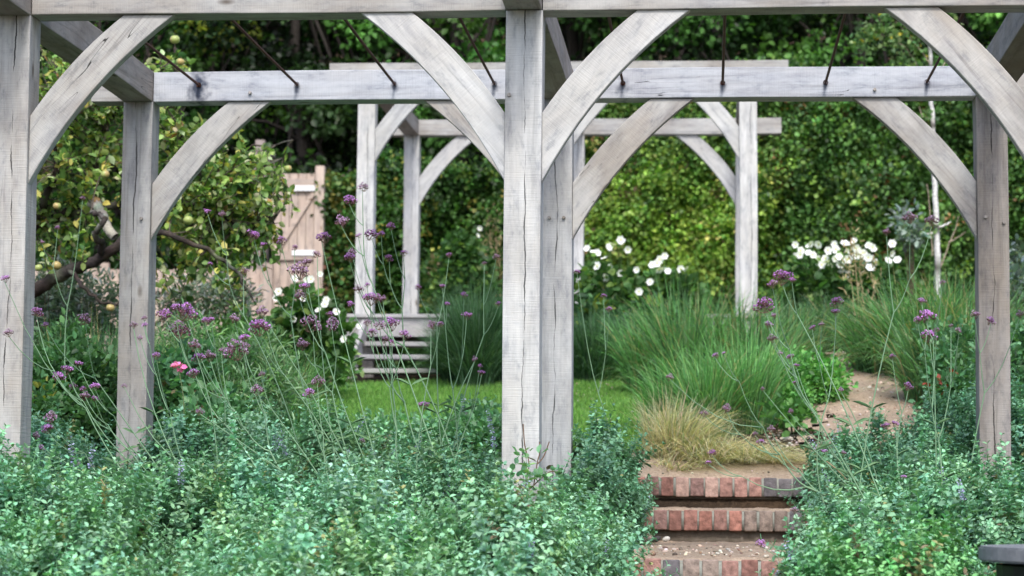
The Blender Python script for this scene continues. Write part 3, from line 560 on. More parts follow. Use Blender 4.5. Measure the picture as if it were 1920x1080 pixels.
grass('ornamental_grass', 'dark green grass on the lawn edge right of the middle post', 1110, 702, 17.9, 2200, .62, .34, DRK+[(.09, .2, .10, 2)], (0, 0), .0045, root_r=.14, extra=((1165, 18.2, 1800, .62, .36), (1210, 18.3, 1500, .5, .34)))
grass('ornamental_grass', 'dark grass with dry upright stalks left of the gravel path', 1500, 660, 17.2, 1200, .55, .35, MID+DRK, (0, 0), .004, root_r=.25, extra=((1590, 17.8, 900, .5, .4), (1540, 17.4, 600, .4, .3)))
grass('meadow_plant', 'airy bright green stems behind the left rear post', 340, 720, 12.9, 1500, .78, .32, BRI, (.02, 0), .0028, root_r=.3, extra=((410, 13.1, 1500, .72, .3), (480, 13.2, 1300, .62, .3), (300, 12.6, 800, .6, .3)), cat='plant')
grass('meadow_plant', 'dark narrow leaved stems between the two left posts', 150, 800, 12.6, 1500, .80, .35, MID+DRK, (0, 0), .004, root_r=.3, extra=((90, 12.2, 900, .7, .3), (205, 12.9, 1100, .8, .3)), cat='plant')
# ------------------------------------------------------------------ leafy shrubs
def shrub(name, label, blobs, n, size, cols, cat='shrub', wood=(.10, .07, .05), m=None, group=None, wide=1.0, stems=True):
    px, py, Y, _ = blobs[0]; x0 = X_(px, Y, py); g = float(G(x0, Y)); t = thing(name, label, cat, (x0, Y, g), group); mb = MB(); sb = MB()
    tot = sum(b[3]**2 for b in blobs)
    for (px, py, Y, r) in blobs:
        k = int(n*r*r/tot); c = at(px, py, Y); R = r/F*Y
        nc = max(3, k//26); cc = c+unit(nc)*(R*rng.random((nc, 1))**.45)*A([1, .8, 1]); w = rng.integers(0, nc, k)
        P = cc[w]+rng.normal(0, .045+R*.05, (k, 3)); P[:, 2] = np.maximum(P[:, 2], G(P[:, 0], P[:, 1])+.01)
        D = (P-c)/R*.6+A([0, -.15, .15])+.6*rng.normal(size=(k, 3))
        cl = pal(cols, nc, .2)[w]*(1+.15*rng.normal(size=(k, 1))); leaves(mb, P, D, size, np.clip(cl, .003, .9), wide=wide)
        if stems:
            for q in cc[:14]:
                b0 = A([x0+rng.normal(0, .012), Y+rng.normal(0, .012), float(G(x0, Y))-.02]); tube(sb, curve(b0, q, (0, 0, .05), 5), [.006, .005, .004, .003, .002], 4, wood)
    mb.build('foliage', m or M_LEAF, t)
    if stems: sb.build('stem', M_BARK, t)
    return t
def flower_mesh(name, petals=6, r=.036, col=(.88, .89, .9), eye=(.6, .55, .12), cup=.25):
    mb = MB(); P = np.zeros((petals, 3)); a = np.arange(petals)*2*math.pi/petals+.1
    D = np.stack([np.cos(a), np.sin(a), np.full(petals, cup)], 1)
    R = np.stack([np.cross(D, [[0, 0, 1]]*petals), D, np.zeros((petals, 3))], 2)
    for i in range(petals): x = np.cross(D[i], [0, 0, 1]); x /= np.linalg.norm(x); y = D[i]/np.linalg.norm(D[i]); R[i] = np.stack([x, y, np.cross(x, y)], 1)
    tv = A([[0, 0, 0], [.36, .4, .0], [.36, .8, .03], [0, 1.02, .06], [-.36, .8, .03], [-.36, .4, .0]])
    stamp(mb, tv, LQ, P, R, np.full(petals, r), np.tile(col, (petals, 1)))
    th = np.arange(8)*math.pi/4; mb.add(np.vstack([[[0, 0, .008]], np.stack([np.cos(th)*r*.2, np.sin(th)*r*.2, th*0+.004], 1)]), None, [[0, 1+i, 1+(i+1) % 8] for i in range(8)], np.tile(eye, (9, 1)))
    return mb.mesh(name, M_PETAL)
ANE = flower_mesh('flower')
def face_cam(p, jit=.45):
    d = -A(p)/np.linalg.norm(p)+rng.normal(0, jit, 3)+A([0, 0, .25]); return Vector(d).to_track_quat('Z', 'Y').to_euler()
def anemone(label, root, Y, heads, blobs, n=1400, scale=1.0):
    x0 = X_(root, Y, 650); g = float(G(x0, Y)); t = thing('anemone_plant', label, 'plant', (x0, Y, g), 'white anemone plants'); mb = MB(); sb = MB()
    for (px, py) in heads:
        y = Y+rng.uniform(-.25, .2); p = at(px, py, y); b0 = A([x0+rng.normal(0, .12), Y+rng.normal(0, .08), g])
        b0[0] = .5*b0[0]+.5*p[0]; b0[2] = float(G(b0[0], b0[1])); tube(sb, curve(b0, p, (rng.normal(0, .03), 0, .03), 6), [.0035, .003, .0026, .0022, .002, .0018], 4, (.09, .16, .05))
        o = link(bpy.data.objects.new('flower', ANE), t); o.location = Vector(p-A([x0, Y, g])); o.rotation_euler = face_cam(p); s = scale*rng.uniform(.85, 1.15); o.scale = (s, s, s)
    for (px, py, r) in blobs:
        k = int(n/len(blobs)); c = at(px, py, Y); R = r/F*Y; P = c+unit(k)*(R*rng.random((k, 1))**.4)
        leaves(mb, P, (P-c)/R+.6*rng.normal(size=(k, 3)), .075, pal([(.05, .12, .035, 4), (.08, .18, .05, 3), (.16, .26, .07, 1)], k), wide=1.35)
    sb.build('stem', M_STEM, t); mb.build('foliage', M_LEAF, t)
anemone('white flowered anemone right of the middle post', 1150, 18.9, [(1101, 466), (1112, 473), (1120, 474), (1141, 464), (1147, 459), (1164, 450), (1169, 455), (1177, 468), (1133, 485), (1120, 499), (1142, 502), (1110, 528), (1121, 535), (1132, 540), (1162, 512), (1177, 504), (1194, 506), (1136, 521), (1150, 555), (1170, 536), (1198, 547)],
        [(1120, 540, 45), (1170, 560, 50), (1140, 600, 50), (1200, 580, 45)])
anemone('white flowered anemone in front of the yellow green hedge', 1240, 19.0, [(1224, 497), (1232, 494), (1236, 505), (1229, 515), (1251, 508), (1276, 505), (1285, 503), (1246, 480), (1219, 529), (1240, 545), (1253, 553), (1228, 518)]+[(1240+22*rng.normal(), 508+14*rng.normal()) for _ in range(6)],
        [(1240, 550, 40), (1275, 560, 40), (1210, 600, 50)])
anemone('widest mass of white anemones, left of the birch', 1570, 18.6, [(1493, 480), (1501, 470), (1518, 462), (1535, 458), (1500, 478), (1533, 485), (1545, 487), (1540, 497), (1535, 502), (1552, 470), (1565, 458), (1567, 468), (1555, 498), (1584, 457), (1602, 452), (1566, 485), (1575, 497), (1590, 486), (1605, 466), (1606, 478), (1618, 474), (1628, 460), (1636, 465), (1632, 462), (1625, 492), (1633, 487), (1590, 515), (1597, 513), (1513, 507), (1507, 539), (1547, 535), (1567, 530), (1573, 528), (1665, 489), (1673, 457), (1672, 475), (1641, 492), (1631, 502), (1620, 477), (1556, 503), (1524, 478), (1592, 497), (1612, 478), (1552, 505), (1577, 488), (1632, 494), (1638, 468), (1532, 491)]+[(1580+55*rng.normal(), 482+15*rng.normal()) for _ in range(16)],
        [(1520, 530, 50), (1580, 540, 55), (1640, 530, 45), (1560, 580, 50), (1500, 570, 40)], 2200)
anemone('small white anemones in front of the wooden gate', 560, 16.1, [(553, 523), (575, 524), (583, 524), (566, 560), (600, 514), (597, 582), (612, 562), (609, 571), (522, 547), (600, 583), (630, 585), (546, 603), (545, 612), (549, 599), (518, 559), (672, 612), (645, 636)],
        [(560, 580, 45), (600, 600, 40), (540, 640, 50), (630, 630, 40), (590, 660, 45)], 900, .78)
anemone('pair of white anemones above the deck, left of the middle post', 890, 22.72, [(900, 428), (896, 442), (846, 493), (845, 505), (853, 494)], [(880, 500, 50), (850, 540, 45), (900, 560, 45), (860, 470, 30)], 1500, .9)
# foliage around the borders
shrub('leafy_shrub', 'mixed green perennials at the foot of the fence left of the deck', [(560, 690, 16.5, 50), (520, 660, 16.5, 45), (600, 690, 16.8, 40), (480, 640, 16.4, 50), (640, 680, 17.2, 28), (440, 640, 16, 50)], 4200, .055, [(.09, .20, .06, 4), (.15, .30, .09, 2), (.24, .35, .12, 1)])
shrub('leafy_shrub', 'dark leaved plants beneath the anemones right of the middle post', [(1130, 610, 18.6, 50), (1190, 615, 18.8, 45), (1230, 620, 18.6, 40), (1090, 610, 18.6, 30)], 2600, .07, [(.04, .10, .04, 4), (.07, .16, .06, 2), (.2, .28, .05, 1)])
shrub('leafy_shrub', 'low bright green leafy plant left of the gravel path', [(1480, 715, 14.3, 45), (1530, 715, 14.5, 40), (1430, 720, 14.2, 45), (1550, 725, 14.3, 24), (1480, 755, 13.8, 30)], 7500, .035, [(.11, .32, .08, 4), (.18, .42, .11, 3), (.07, .20, .05, 2)])
shrub('leafy_shrub', 'broad leaved green plant at the edge of the path behind the straw grass', [(1485, 778, 13.3, 22), (1455, 775, 13.3, 16)], 120, .06, [(.12, .30, .10, 3), (.17, .37, .12, 2)], wide=1.2)
shrub('leafy_shrub', 'small silver leaved shrub in front of the hedge, left of the birch trunk', [(1712, 440, 19.8, 20), (1700, 415, 19.8, 14)], 260, .06, [(.22, .29, .27, 3), (.12, .19, .14, 3)])
shrub('leafy_shrub', 'silver leaved shrub at the right picture edge behind the right rear post', [(1900, 500, 16.5, 32), (1910, 540, 16.2, 30)], 700, .06, [(.22, .29, .27, 3), (.12, .19, .14, 3)])
shrub('leafy_shrub', 'dark evergreen plants between the right rear post and the path', [(1740, 650, 14.2, 28), (1775, 700, 13.4, 38), (1800, 660, 13.8, 40), (1790, 740, 12.9, 35), (1870, 700, 13, 50), (1910, 660, 13.4, 45)], 7000, .04, [(.08, .19, .09, 4), (.12, .27, .13, 3), (.25, .05, .03, .12)])
shrub('leafy_shrub', 'dark leafy shrub in the shade between the two left posts', [(110, 720, 11.9, 60), (170, 740, 12.0, 60), (90, 790, 11.4, 55), (180, 800, 11.5, 40), (130, 670, 12.6, 50)], 6500, .05, [(.065, .15, .06, 4), (.10, .22, .09, 3), (.3, .3, .06, .15)])
shrub('rose_bush', 'leafy rose bush at the foot of the left rear post', [(325, 760, 11.7, 46), (360, 720, 12.0, 50), (315, 715, 11.8, 30), (400, 790, 11.5, 46), (370, 825, 11.0, 38)], 5200, .048, [(.09, .21, .11, 4), (.14, .30, .14, 3), (.14, .12, .06, .5)])
shrub('leafy_shrub', 'fine leaved green plant in front of the lawn, left of the middle post', [(890, 805, 12.2, 42), (830, 828, 12.0, 38), (915, 830, 11.9, 38), (750, 838, 12.0, 36), (690, 832, 12.1, 34)], 4800, .034, [(.13, .29, .15, 4), (.19, .38, .21, 3)])
shrub('silver_shrub', 'silvery wispy shrub beneath the apple tree', [(130, 570, 15.5, 75), (190, 590, 15.5, 60), (80, 560, 15.2, 65), (90, 630, 15.2, 60), (350, 570, 16, 55), (430, 565, 16.2, 50)], 6500, .055, [(.30, .34, .33, 3), (.16, .22, .17, 3), (.09, .15, .08, 2)], wide=.5)
shrub('leafy_shrub', 'green foliage with dry flower stalks behind the deck', [(900, 540, 23.1, 45), (850, 555, 23.1, 40), (905, 480, 23.2, 35), (830, 520, 23.2, 35), (950, 500, 23.2, 30)], 2600, .065, [(.08, .17, .05, 3), (.14, .22, .07, 2), (.35, .27, .15, 1)])
shrub('feathery_plant', 'pale grey green feathery plant right of the left rear post', [(400, 690, 12.4, 48), (460, 700, 12.4, 48), (510, 730, 12.2, 42), (430, 750, 12.0, 48), (360, 640, 12.8, 36), (490, 660, 12.9, 34)], 5600, .055, [(.22, .38, .20, 4), (.32, .47, .28, 3), (.12, .24, .11, 2)], cat='plant', wide=.28)
# dry stalks
for lab, items in (('dry tan flower stalks left of the large fountain grass', [(1600, 480, 1612, 645), (1612, 505, 1620, 640), (1590, 500, 1606, 640), (1640, 520, 1618, 640)]), ('dry straw coloured plume stalks left of the middle post', [(905, 470, 915, 585), (918, 430, 922, 585), (930, 445, 926, 585), (890, 510, 906, 585), (936, 480, 934, 585)])):
    Y = 17.3 if items[0][0] > 1200 else 23.0; b0 = at(items[0][2], items[0][3], Y); t = thing('dry_stalks', lab, 'plant', b0); mb = MB()
    for (a, b, c, d) in items:
        q = wiggle([at(c, d+25, Y), at((a+c)/2+3, (b+d)/2, Y), at(a, b, Y)], 5, .004); tube(mb, q, np.linspace(.007, .003, len(q)), 5, (.42, .32, .2))
        k = 40; P = at(a, b, Y)+rng.normal(0, 1, (k, 3))*A([.02, .02, .12]); leaves(mb, P, rng.normal(size=(k, 3))+A([0, 0, 1.5]), .05, pal([(.45, .36, .22, 1)], k), wide=.35)
    mb.build('stalk', M_LEAF, t)
# ------------------------------------------------------------------ verbena
def vhead(seed):
    r = np.random.default_rng(seed); mb = MB(); nb = int(r.integers(5, 8)); PP = []; DD = []; CC = []; SS = []
    for i in range(nb):
        a = i*2.4+r.normal(0, .3); rad = .40*math.sqrt((i+.3)/nb); c = A([math.cos(a)*rad, math.sin(a)*rad, .10-.75*rad+r.uniform(-.08, .08)])
        tube(mb, curve((0, 0, -.55), c-A([0, 0, .12]), (0, 0, -.05), 4), .018, 3, (.20, .14, .10))
        for k in range(34):
            d = r.normal(size=3); d /= np.linalg.norm(d); d[2] = d[2]*.8
            q = c+d*A([.145, .145, .13]); upw = d[2] > -.15
            PP.append(q); DD.append(d+.4*r.normal(size=3)); SS.append(.085 if upw else .10)
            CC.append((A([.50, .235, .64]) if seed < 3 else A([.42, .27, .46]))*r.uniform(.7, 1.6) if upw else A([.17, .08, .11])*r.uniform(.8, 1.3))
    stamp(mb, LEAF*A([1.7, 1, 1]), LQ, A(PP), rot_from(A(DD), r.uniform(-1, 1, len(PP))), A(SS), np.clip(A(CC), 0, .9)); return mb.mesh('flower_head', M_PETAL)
VH = [vhead(i) for i in range(5)]
def verbena(label, root, Y, heads):
    x0 = X_(root[0], Y, root[1]); z0 = at(root[0], root[1], Y)[2]; z0 = min(z0, float(G(x0, Y))+.25); R0 = A([x0, Y, z0-.05])
    t = thing('verbena_plant', label, 'plant', R0, 'tall purple verbena plants')
    nodes = []
    for (px, py, s) in heads:
        y = Y+rng.uniform(-.2, .2); p = at(px, py+s*.35, y); nodes.append((p, 1, A([px, py], float), []))
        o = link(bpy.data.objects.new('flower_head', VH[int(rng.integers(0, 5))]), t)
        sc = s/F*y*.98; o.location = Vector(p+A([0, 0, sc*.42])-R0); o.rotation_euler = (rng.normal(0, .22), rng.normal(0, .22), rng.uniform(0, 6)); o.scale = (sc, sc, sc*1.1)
    GS = (.19, .32, .19)
    while len(nodes) > 1:
        best = None
        for i in range(len(nodes)):
            for j in range(i+1, len(nodes)):
                d = np.linalg.norm(nodes[i][2]-nodes[j][2])
                if best is None or d < best[0]: best = (d, i, j)
        d, i, j = best
        if d > 95 and len(heads) > 3: break
        a, b = nodes[i], nodes[j]; m = (a[0]*a[1]+b[0]*b[1])/(a[1]+b[1]); dr = R0-m; L = np.linalg.norm(dr); drop = min(.5*L, max(.6*np.linalg.norm(a[0]-b[0])+.05, .07))
        q = m+dr/L*drop*1.05+A([0, 0, -.02]); w = a[1]+b[1]
        tb = a[3]+b[3]+[(curve(q, c[0], (0, 0, -.12*np.linalg.norm(c[0]-q)), 5), np.linspace(.0013+.0004*w, .0011+.0002*c[1], 5)) for c in (a, b)]
        qp = (a[2]*a[1]+b[2]*b[1])/w+A([0, drop*F/Y]); nodes = [nodes[k] for k in range(len(nodes)) if k not in (i, j)]+[(q, w, qp, tb)]
    for (p, w, _, tb) in nodes:
        mb = MB()
        for q, rr in tb: tube(mb, q, rr, 4, GS)
        pts = curve(R0+rng.normal(0, .02, 3), p, (rng.normal(0, .03), 0, -.02*np.linalg.norm(p-R0)), 8); tube(mb, pts, np.linspace(.0036, .0016+.0003*w, 8), 5, GS)
        for k in (2, 4):                 # narrow leaves in pairs at the joints
            for sg in (-1, 1): leaves(mb, pts[k][None], A([[sg, .2, .5]]), .07, A([[.10, .2, .09]]), wide=.3)
        mb.build('stem', M_STEM, t)
V_ = [
 ('purple verbena in front of the nearest left post', (350, 925), 9.0, [(8, 520, 20), (15, 622, 20), (68, 583, 25)]),
 ('purple verbena low down just right of the nearest left post', (375, 930), 9.5, [(95, 780, 32), (88, 800, 26), (68, 815, 20), (78, 838, 14), (128, 690, 26), (112, 703, 28), (148, 680, 18), (160, 740, 20), (178, 722, 22), (155, 728, 14)]),
 ('pale purple verbena standing between the two left posts', (330, 900), 10.0, [(160, 595, 28), (85, 608, 16), (137, 722, 16), (178, 745, 14)]),
 ('small verbena buds in front of the left rear post', (400, 935), 9.3, [(250, 608, 16), (270, 595, 13), (270, 608, 13), (263, 632, 13), (293, 665, 18), (233, 722, 11), (365, 645, 28)]),
 ('verbena heads in front of the apple tree between the left posts', (150, 860), 11.5, [(155, 370, 11), (108, 426, 12), (79, 453, 12)]),
 ('thickest purple verbena heads right of the left rear post', (505, 905), 9.6, [(327, 573, 20), (310, 588, 32), (350, 581, 44), (335, 616, 44), (385, 600, 20), (397, 597, 14)]),
 ('verbena with a broad row of heads over the herbs left of centre', (590, 950), 9.4, [(440, 595, 22), (455, 632, 26), (440, 650, 50), (457, 657, 20), (372, 667, 26), (393, 665, 26), (362, 697, 26), (415, 655, 14)]),
 ('tall thin verbena before the bright part of the apple tree', (580, 900), 10.6, [(389, 395, 16), (416, 400, 18), (394, 493, 11), (457, 507, 18)]),
 ('verbena with wide purple heads in front of the gate', (650, 930), 10.2, [(477, 439, 34), (493, 457, 16), (527, 449, 24), (552, 463, 14), (595, 475, 18)]),
 ('verbena crowned by the widest head, overlapping the gate post', (735, 880), 9.8, [(560, 503, 42), (573, 490, 22), (570, 535, 26), (562, 552, 28), (603, 442, 30)]),
 ('verbena with purple clusters left of the deck steps', (680, 930), 9.9, [(483, 607, 44), (492, 582, 28), (567, 643, 28), (587, 603, 42), (623, 605, 36), (620, 588, 16), (500, 612, 20)]),
 ('low verbena in front of the lawn on the left', (650, 930), 9.4, [(595, 712, 26), (578, 735, 24), (482, 728, 26), (490, 700, 14), (375, 770, 18)]),
 ('tallest verbena, its heads before the far pergola post', (850, 930), 9.5, [(680, 348, 22), (655, 373, 28), (640, 412, 32), (672, 440, 13)]),
 ('verbena rising before the gap of the far left posts', (860, 900), 10.0, [(697, 437, 28), (733, 422, 20), (655, 480, 24), (660, 470, 18), (757, 472, 16), (730, 483, 18), (715, 437, 16)]),
 ('verbena with dense heads over the far left post', (850, 920), 9.7, [(672, 540, 20), (693, 555, 36), (718, 558, 16), (658, 568, 18), (688, 533, 12), (708, 558, 22)]),
 ('verbena with clusters over the deck steps', (770, 930), 9.7, [(730, 604, 34), (712, 608, 22), (698, 620, 20), (722, 634, 20), (760, 625, 24), (688, 603, 16), (808, 607, 22), (825, 606, 14), (735, 640, 14)]),
 ('thin verbena with scattered heads left of the middle post', (845, 930), 10.3, [(842, 477, 14), (783, 537, 14), (930, 480, 16), (908, 493, 10), (870, 551, 15), (838, 568, 12), (830, 535, 13), (875, 589, 22), (935, 568, 12)]),
 ('low verbena with fading heads beside the middle post', (830, 860), 10.0, [(890, 672, 14), (903, 697, 16), (793, 757, 24), (680, 825, 12), (900, 685, 10)]),
 ('small verbena right of the middle post', (1130, 900), 11.2, [(1082, 508, 13), (1143, 578, 14), (1132, 553, 12)]),
 ('largest purple verbena heads left of the path', (1680, 900), 8.9, [(1466, 515, 42), (1448, 530, 20), (1485, 524, 14), (1433, 568, 40), (1441, 607, 18), (1450, 590, 14), (1447, 633, 20)]),
 ('verbena forking in three before the birch trunk', (1600, 900), 9.4, [(1706, 406, 27), (1748, 411, 26), (1662, 433, 18)]),
 ('upright verbena with one stacked head above the path', (1560, 900), 10.0, [(1568, 563, 26), (1566, 583, 20), (1523, 613, 14), (1540, 607, 12)]),
 ('verbena with scattered heads over the straw grass', (1640, 890), 9.7, [(1340, 665, 15), (1357, 661, 8), (1257, 706, 17), (1363, 763, 22), (1320, 773, 16), (1446, 803, 17), (1426, 827, 17), (1416, 812, 11), (1336, 848, 18), (1328, 866, 12)]),
 ('verbena with small heads before the low bright green plant', (1660, 880), 9.9, [(1463, 661, 13), (1480, 668, 17), (1493, 684, 12), (1430, 728, 10), (1490, 716, 10), (1577, 730, 13), (1482, 770, 14)]),
 ('verbena leaning over the fountain grass by the right rear post', (1760, 890), 9.3, [(1728, 563, 17), (1740, 588, 36), (1720, 598, 18), (1743, 625, 32), (1756, 617, 12), (1767, 528, 12), (1783, 610, 10), (1798, 618, 14)]),
 ('verbena crossing in front of the right rear post', (1800, 900), 9.6, [(1828, 588, 21), (1858, 600, 20), (1912, 587, 18)]),
 ('low verbena over the dark catmint beside the path', (1700, 880), 9.5, [(1703, 723, 20), (1660, 797, 18), (1680, 793, 16), (1673, 667, 12), (1546, 845, 14), (1582, 848, 12), (1695, 893, 12)]),
 ('verbena drooping over the brick steps from the right', (1620, 960), 8.6, [(1490, 955, 16), (1427, 1017, 20)]),
]
for a in V_: verbena(*a)
# one pink rose and the young rose shoots at the middle post
p = at(335, 688, 10.9); b0 = A([X_(330, 10.9, 850), 10.9, float(G(-2, 10.9))]); t = thing('pink_rose', 'single pink rose flower right of the left rear post', 'flower', b0)
mb = MB(); tube(mb, wiggle([b0, at(345, 780, 10.9), p], 5), .003, 5, (.12, .17, .07)); mb.build('stem', M_STEM, t)
mb = MB(); k = 26; d = unit(k)*A([1, 1, .6]); leaves(mb, p+d*.010, d, .03, pal([(.85, .30, .58, 1), (.80, .20, .46, 1)], k), wide=1.5); mb.build('bloom', M_PETAL, t)
bs = at(985, 915, 8.9); t = thing('rose_shoot', 'young leafy rose shoots climbing at the foot of the middle post', 'plant', bs); mb = MB(); lb = MB()
for ctrl in ([(985, 915), (992, 870), (984, 835), (981, 795)], [(1000, 915), (1008, 865), (1012, 850), (1012, 828)], [(1008, 870), (1020, 855), (1030, 828)], [(990, 920), (1030, 885), (1050, 890)]):
    tube(mb, wiggle([at(a, b, 8.95) for a, b in ctrl], 4), .0026, 5, (.16, .10, .07))
for (a, b) in ((975, 850), (982, 862), (968, 866), (990, 855), (1012, 840), (1030, 882), (1045, 900), (1035, 895), (960, 885), (1010, 895), (1022, 905), (995, 890), (978, 893), (1050, 888), (1000, 880)):
    k = 3; P = at(a, b, 8.9+rng.uniform(-.06, .04))+rng.normal(0, .01, (k, 3)); leaves(lb, P, rng.normal(size=(k, 3))+A([.4, -.2, .2]), .034, pal([(.13, .28, .16, 2), (.17, .36, .19, 2), (.13, .10, .07, .5)], k), wide=1.2)
mb.build('stem', M_BARK, t); lb.build('foliage', M_LEAF, t)
for (q0, q1, Y, lb_) in (((188, 898), (233, 970), 8.4, 'bare straw coloured twig lying in the catmint at lower left'), ((1550, 865), (1586, 898), 9.0, 'bare pale twig in the catmint right of the steps'), ((5, 985), (22, 1022), 7.8, 'short brown twig at the left picture edge')):
    mb = MB(); tube(mb, wiggle([at(*q1, Y+.05), at((q0[0]+q1[0])/2+2, (q0[1]+q1[1])/2, Y), at(*q0, Y-.03)], 4), .003, 5, (.42, .32, .2)); tag(mb.build('dry_twig', M_STEM), lb_, 'twig')
# ------------------------------------------------------------------ table at the lower right
c = at(1836, 1024, 7.0)+A([.45, 0, 0]); t = thing('round_table', 'dark slate topped round table cut off by the lower right picture edge', 'table', (c[0], c[1], -1.0))
bm = bmesh.new(); bmesh.ops.create_cone(bm, cap_ends=True, segments=64, radius1=.45, radius2=.45, depth=.045, matrix=Matrix.Translation((c[0], c[1], c[2]-.022))); bmesh.ops.bevel(bm, geom=[e for e in bm.edges if e.calc_face_angle(0) > .8], offset=.006, segments=2, affect='EDGES'); pt('tabletop', t, bm, M_SLATE, 'z')
bm = bmesh.new(); bmesh.ops.create_cone(bm, cap_ends=True, segments=32, radius1=.36, radius2=.40, depth=.75, matrix=Matrix.Translation((c[0], c[1], c[2]-.43))); pt('shade_drum', t, bm, M_BLACKM, 'z')  # wide black drum added to stand in for the shade under the tabletop
bm = bmesh.new(); bmesh.ops.create_cone(bm, cap_ends=True, segments=32, radius1=.28, radius2=.25, depth=.03, matrix=Matrix.Translation((c[0], c[1], c[2]-.80))); pt('base', t, bm, M_BLACKM, 'z')
# ------------------------------------------------------------------ gate, fence, pier
YG = 24.2; gz0, gzt = float(G(-4, YG)), at(560, 326, YG)[2]
fn = thing('timber_fence', 'pale close boarded timber fence behind the apple tree', 'fence', (X_(200, YG, 500), YG, gz0))
fx0, fx1 = X_(-160, YG, 500), X_(508, YG, 500); mbx = fx0; fzt = at(400, 505, YG)[2]
bm = bmesh.new()
while mbx < fx1-.1:
    r = bmesh.ops.create_cube(bm, size=1)['verts']; dy = rng.normal(0, .003); dz = rng.normal(0, .006)
    for v in r: v.co = Vector((mbx+.06+v.co.x*.115, YG+.01+dy+v.co.y*.02, (gz0+fzt)/2+dz+v.co.z*(fzt-gz0)))
    mbx += .12
pt('board_panel', fn, bm, M_FENCE, 'z')
for z in (gz0+.3, fzt-.25): timber('rail', fn, fx0, fx1, YG-.045, YG-.003, z, z+.09, M_FENCE, 'x')
for X in np.arange(fx0+.3, fx1, 1.8): timber('post', fn, X, X+.1, YG-.11, YG-.046, gz0-.1, fzt+.06, M_FENCE, 'z')
gt = thing('wooden_gate', 'pale pinkish boarded garden gate with white strap hinges', 'gate', (X_(560, YG, 500), YG, gz0))
gx0, gx1 = X_(512, YG, 400), X_(590, YG, 400); bm = bmesh.new(); x = gx0; bw = (gx1-gx0)/5
for i in range(5):
    r = bmesh.ops.create_cube(bm, size=1)['verts']
    for v in r: v.co = Vector((x+bw/2+v.co.x*(bw-.006), YG-.01+v.co.y*.022, (gz0+.08+gzt)/2+v.co.z*(gzt-gz0-.08)))
    x += bw
pt('board_panel', gt, bm, M_FENCE, 'z')
for py in (345, 480, 575): z = at(550, py, YG)[2]; timber('rail', gt, gx0+.002, gx1-.002, YG-.05, YG-.024, z-.05, z+.05, M_FENCE, 'x', .003)
for (a, b) in (((520, 470), (588, 362)), ((505, 588), (570, 520))):
    p, q = at(*a, YG-.038), at(*b, YG-.038); mid = (p+q)/2; L = np.linalg.norm(q-p); ang = math.atan2(q[2]-p[2], q[0]-p[0])
    bm = bmesh.new(); bmesh.ops.create_cube(bm, size=1, matrix=Matrix.Translation(mid)@Matrix.Rotation(-ang, 4, 'Y')@Matrix.Diagonal((L, .022, .045, 1))); pt('diagonal_brace', gt, bm, M_FENCE, 'x')
M_WHITE = noisemat('white_painted_steel', [(.3, (.68, .69, .7)), (.7, (.78, .79, .8))], 20, .1, .001, .5)
for py in (353, 474):
    p = at(572, py, YG-.056); timber('strap_hinge', gt, X_(549, YG, py), X_(592, YG, py), YG-.062, YG-.052, p[2]-.03, p[2]+.03, M_WHITE, 'x', .002)
gp = thing('gate_post', 'square timber gate post between the gate and the ivy hedge', 'post', (X_(599, YG, 500), YG, gz0))
timber('shaft', gp, X_(591, YG, 400), X_(608, YG, 400), YG-.05, YG+.05, gz0-.2, at(600, 312, YG)[2], M_FENCE, 'z')
YP = 25.0; pr = thing('stone_pier', 'grey stone pier with a projecting cap standing behind the gate', 'pier', (X_(490, YP, 300), YP, gz0))
M_PIER = noisemat('weathered_stone', [(.3, (.22, .18, .17)), (.7, (.36, .31, .29))], 14, .5, .01)
def zz(py): return at(490, py, YP)[2]
for nm, a, b, t0, t1 in (('shaft', 474, 502, 600, 292), ('cap', 468, 509, 292, 284), ('finial', 478, 495, 284, 262)):
    x0, x1 = X_(a, YP, 300), X_(b, YP, 300); mb = MB(); boxmb(mb, x0, x1, YP, YP+(x1-x0), zz(t0) if nm != 'shaft' else gz0-.2, zz(t1), bev=.008); mb.build(nm, M_PIER, pr)
# ------------------------------------------------------------------ hedges
def hedge(label, pxr, pyr, Y, n, size, cols, bulge=.25, thick=.5, cols2=None, zone=None):
    x0, x1 = X_(pxr[0], Y, 400), X_(pxr[1], Y, 400); zt = at(960, pyr, Y)[2]; g = float(G((x0+x1)/2, Y)); t = thing('hedge', label, 'hedge', ((x0+x1)/2, Y, g)); mb = MB(); sb = MB()
    nc = n//16; cx = rng.uniform(x0, x1, nc); cz = rng.uniform(g, zt, nc)+.10*np.sin(cx*3)
    fr = Y-bulge*(.5+.5*np.sin(cx*2.3+cz*1.4))*.6-bulge*.5*np.sin(cx*5.1-cz*4.3)-.10*rng.normal(size=nc)
    cy = fr+thick*rng.random(nc)**2.8; w = rng.integers(0, nc, n)
    P = np.stack([cx, cy, cz], 1)[w]+rng.normal(0, .055, (n, 3)); D = A([0, -.5, -.55])+.7*rng.normal(size=(n, 3))
    cl = pal(cols, nc, .22)
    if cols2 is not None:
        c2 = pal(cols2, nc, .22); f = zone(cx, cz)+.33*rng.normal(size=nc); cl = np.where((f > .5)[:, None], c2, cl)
    leaves(mb, P, D, size, np.clip(cl[w]*(1+.2*rng.normal(size=(n, 1))), .003, .9), wide=1.45); mb.build('foliage', M_LEAF, t)
    for X in np.arange(x0, x1, .45):
        q = wiggle([A([X+rng.normal(0, .05), Y+.35, g+(zt-g)*u]) for u in (-.05, .35, .7, .97)], 3, .02); tube(sb, q, np.linspace(.03, .01, len(q)), 5, (.06, .045, .035))
    mb2 = MB(); sb.build('stem', M_BARK, t)
IVY = [(.10, .21, .055, 4), (.17, .31, .08, 3), (.06, .13, .04, 2), (.27, .39, .11, 1.6), (.24, .14, .06, .25)]
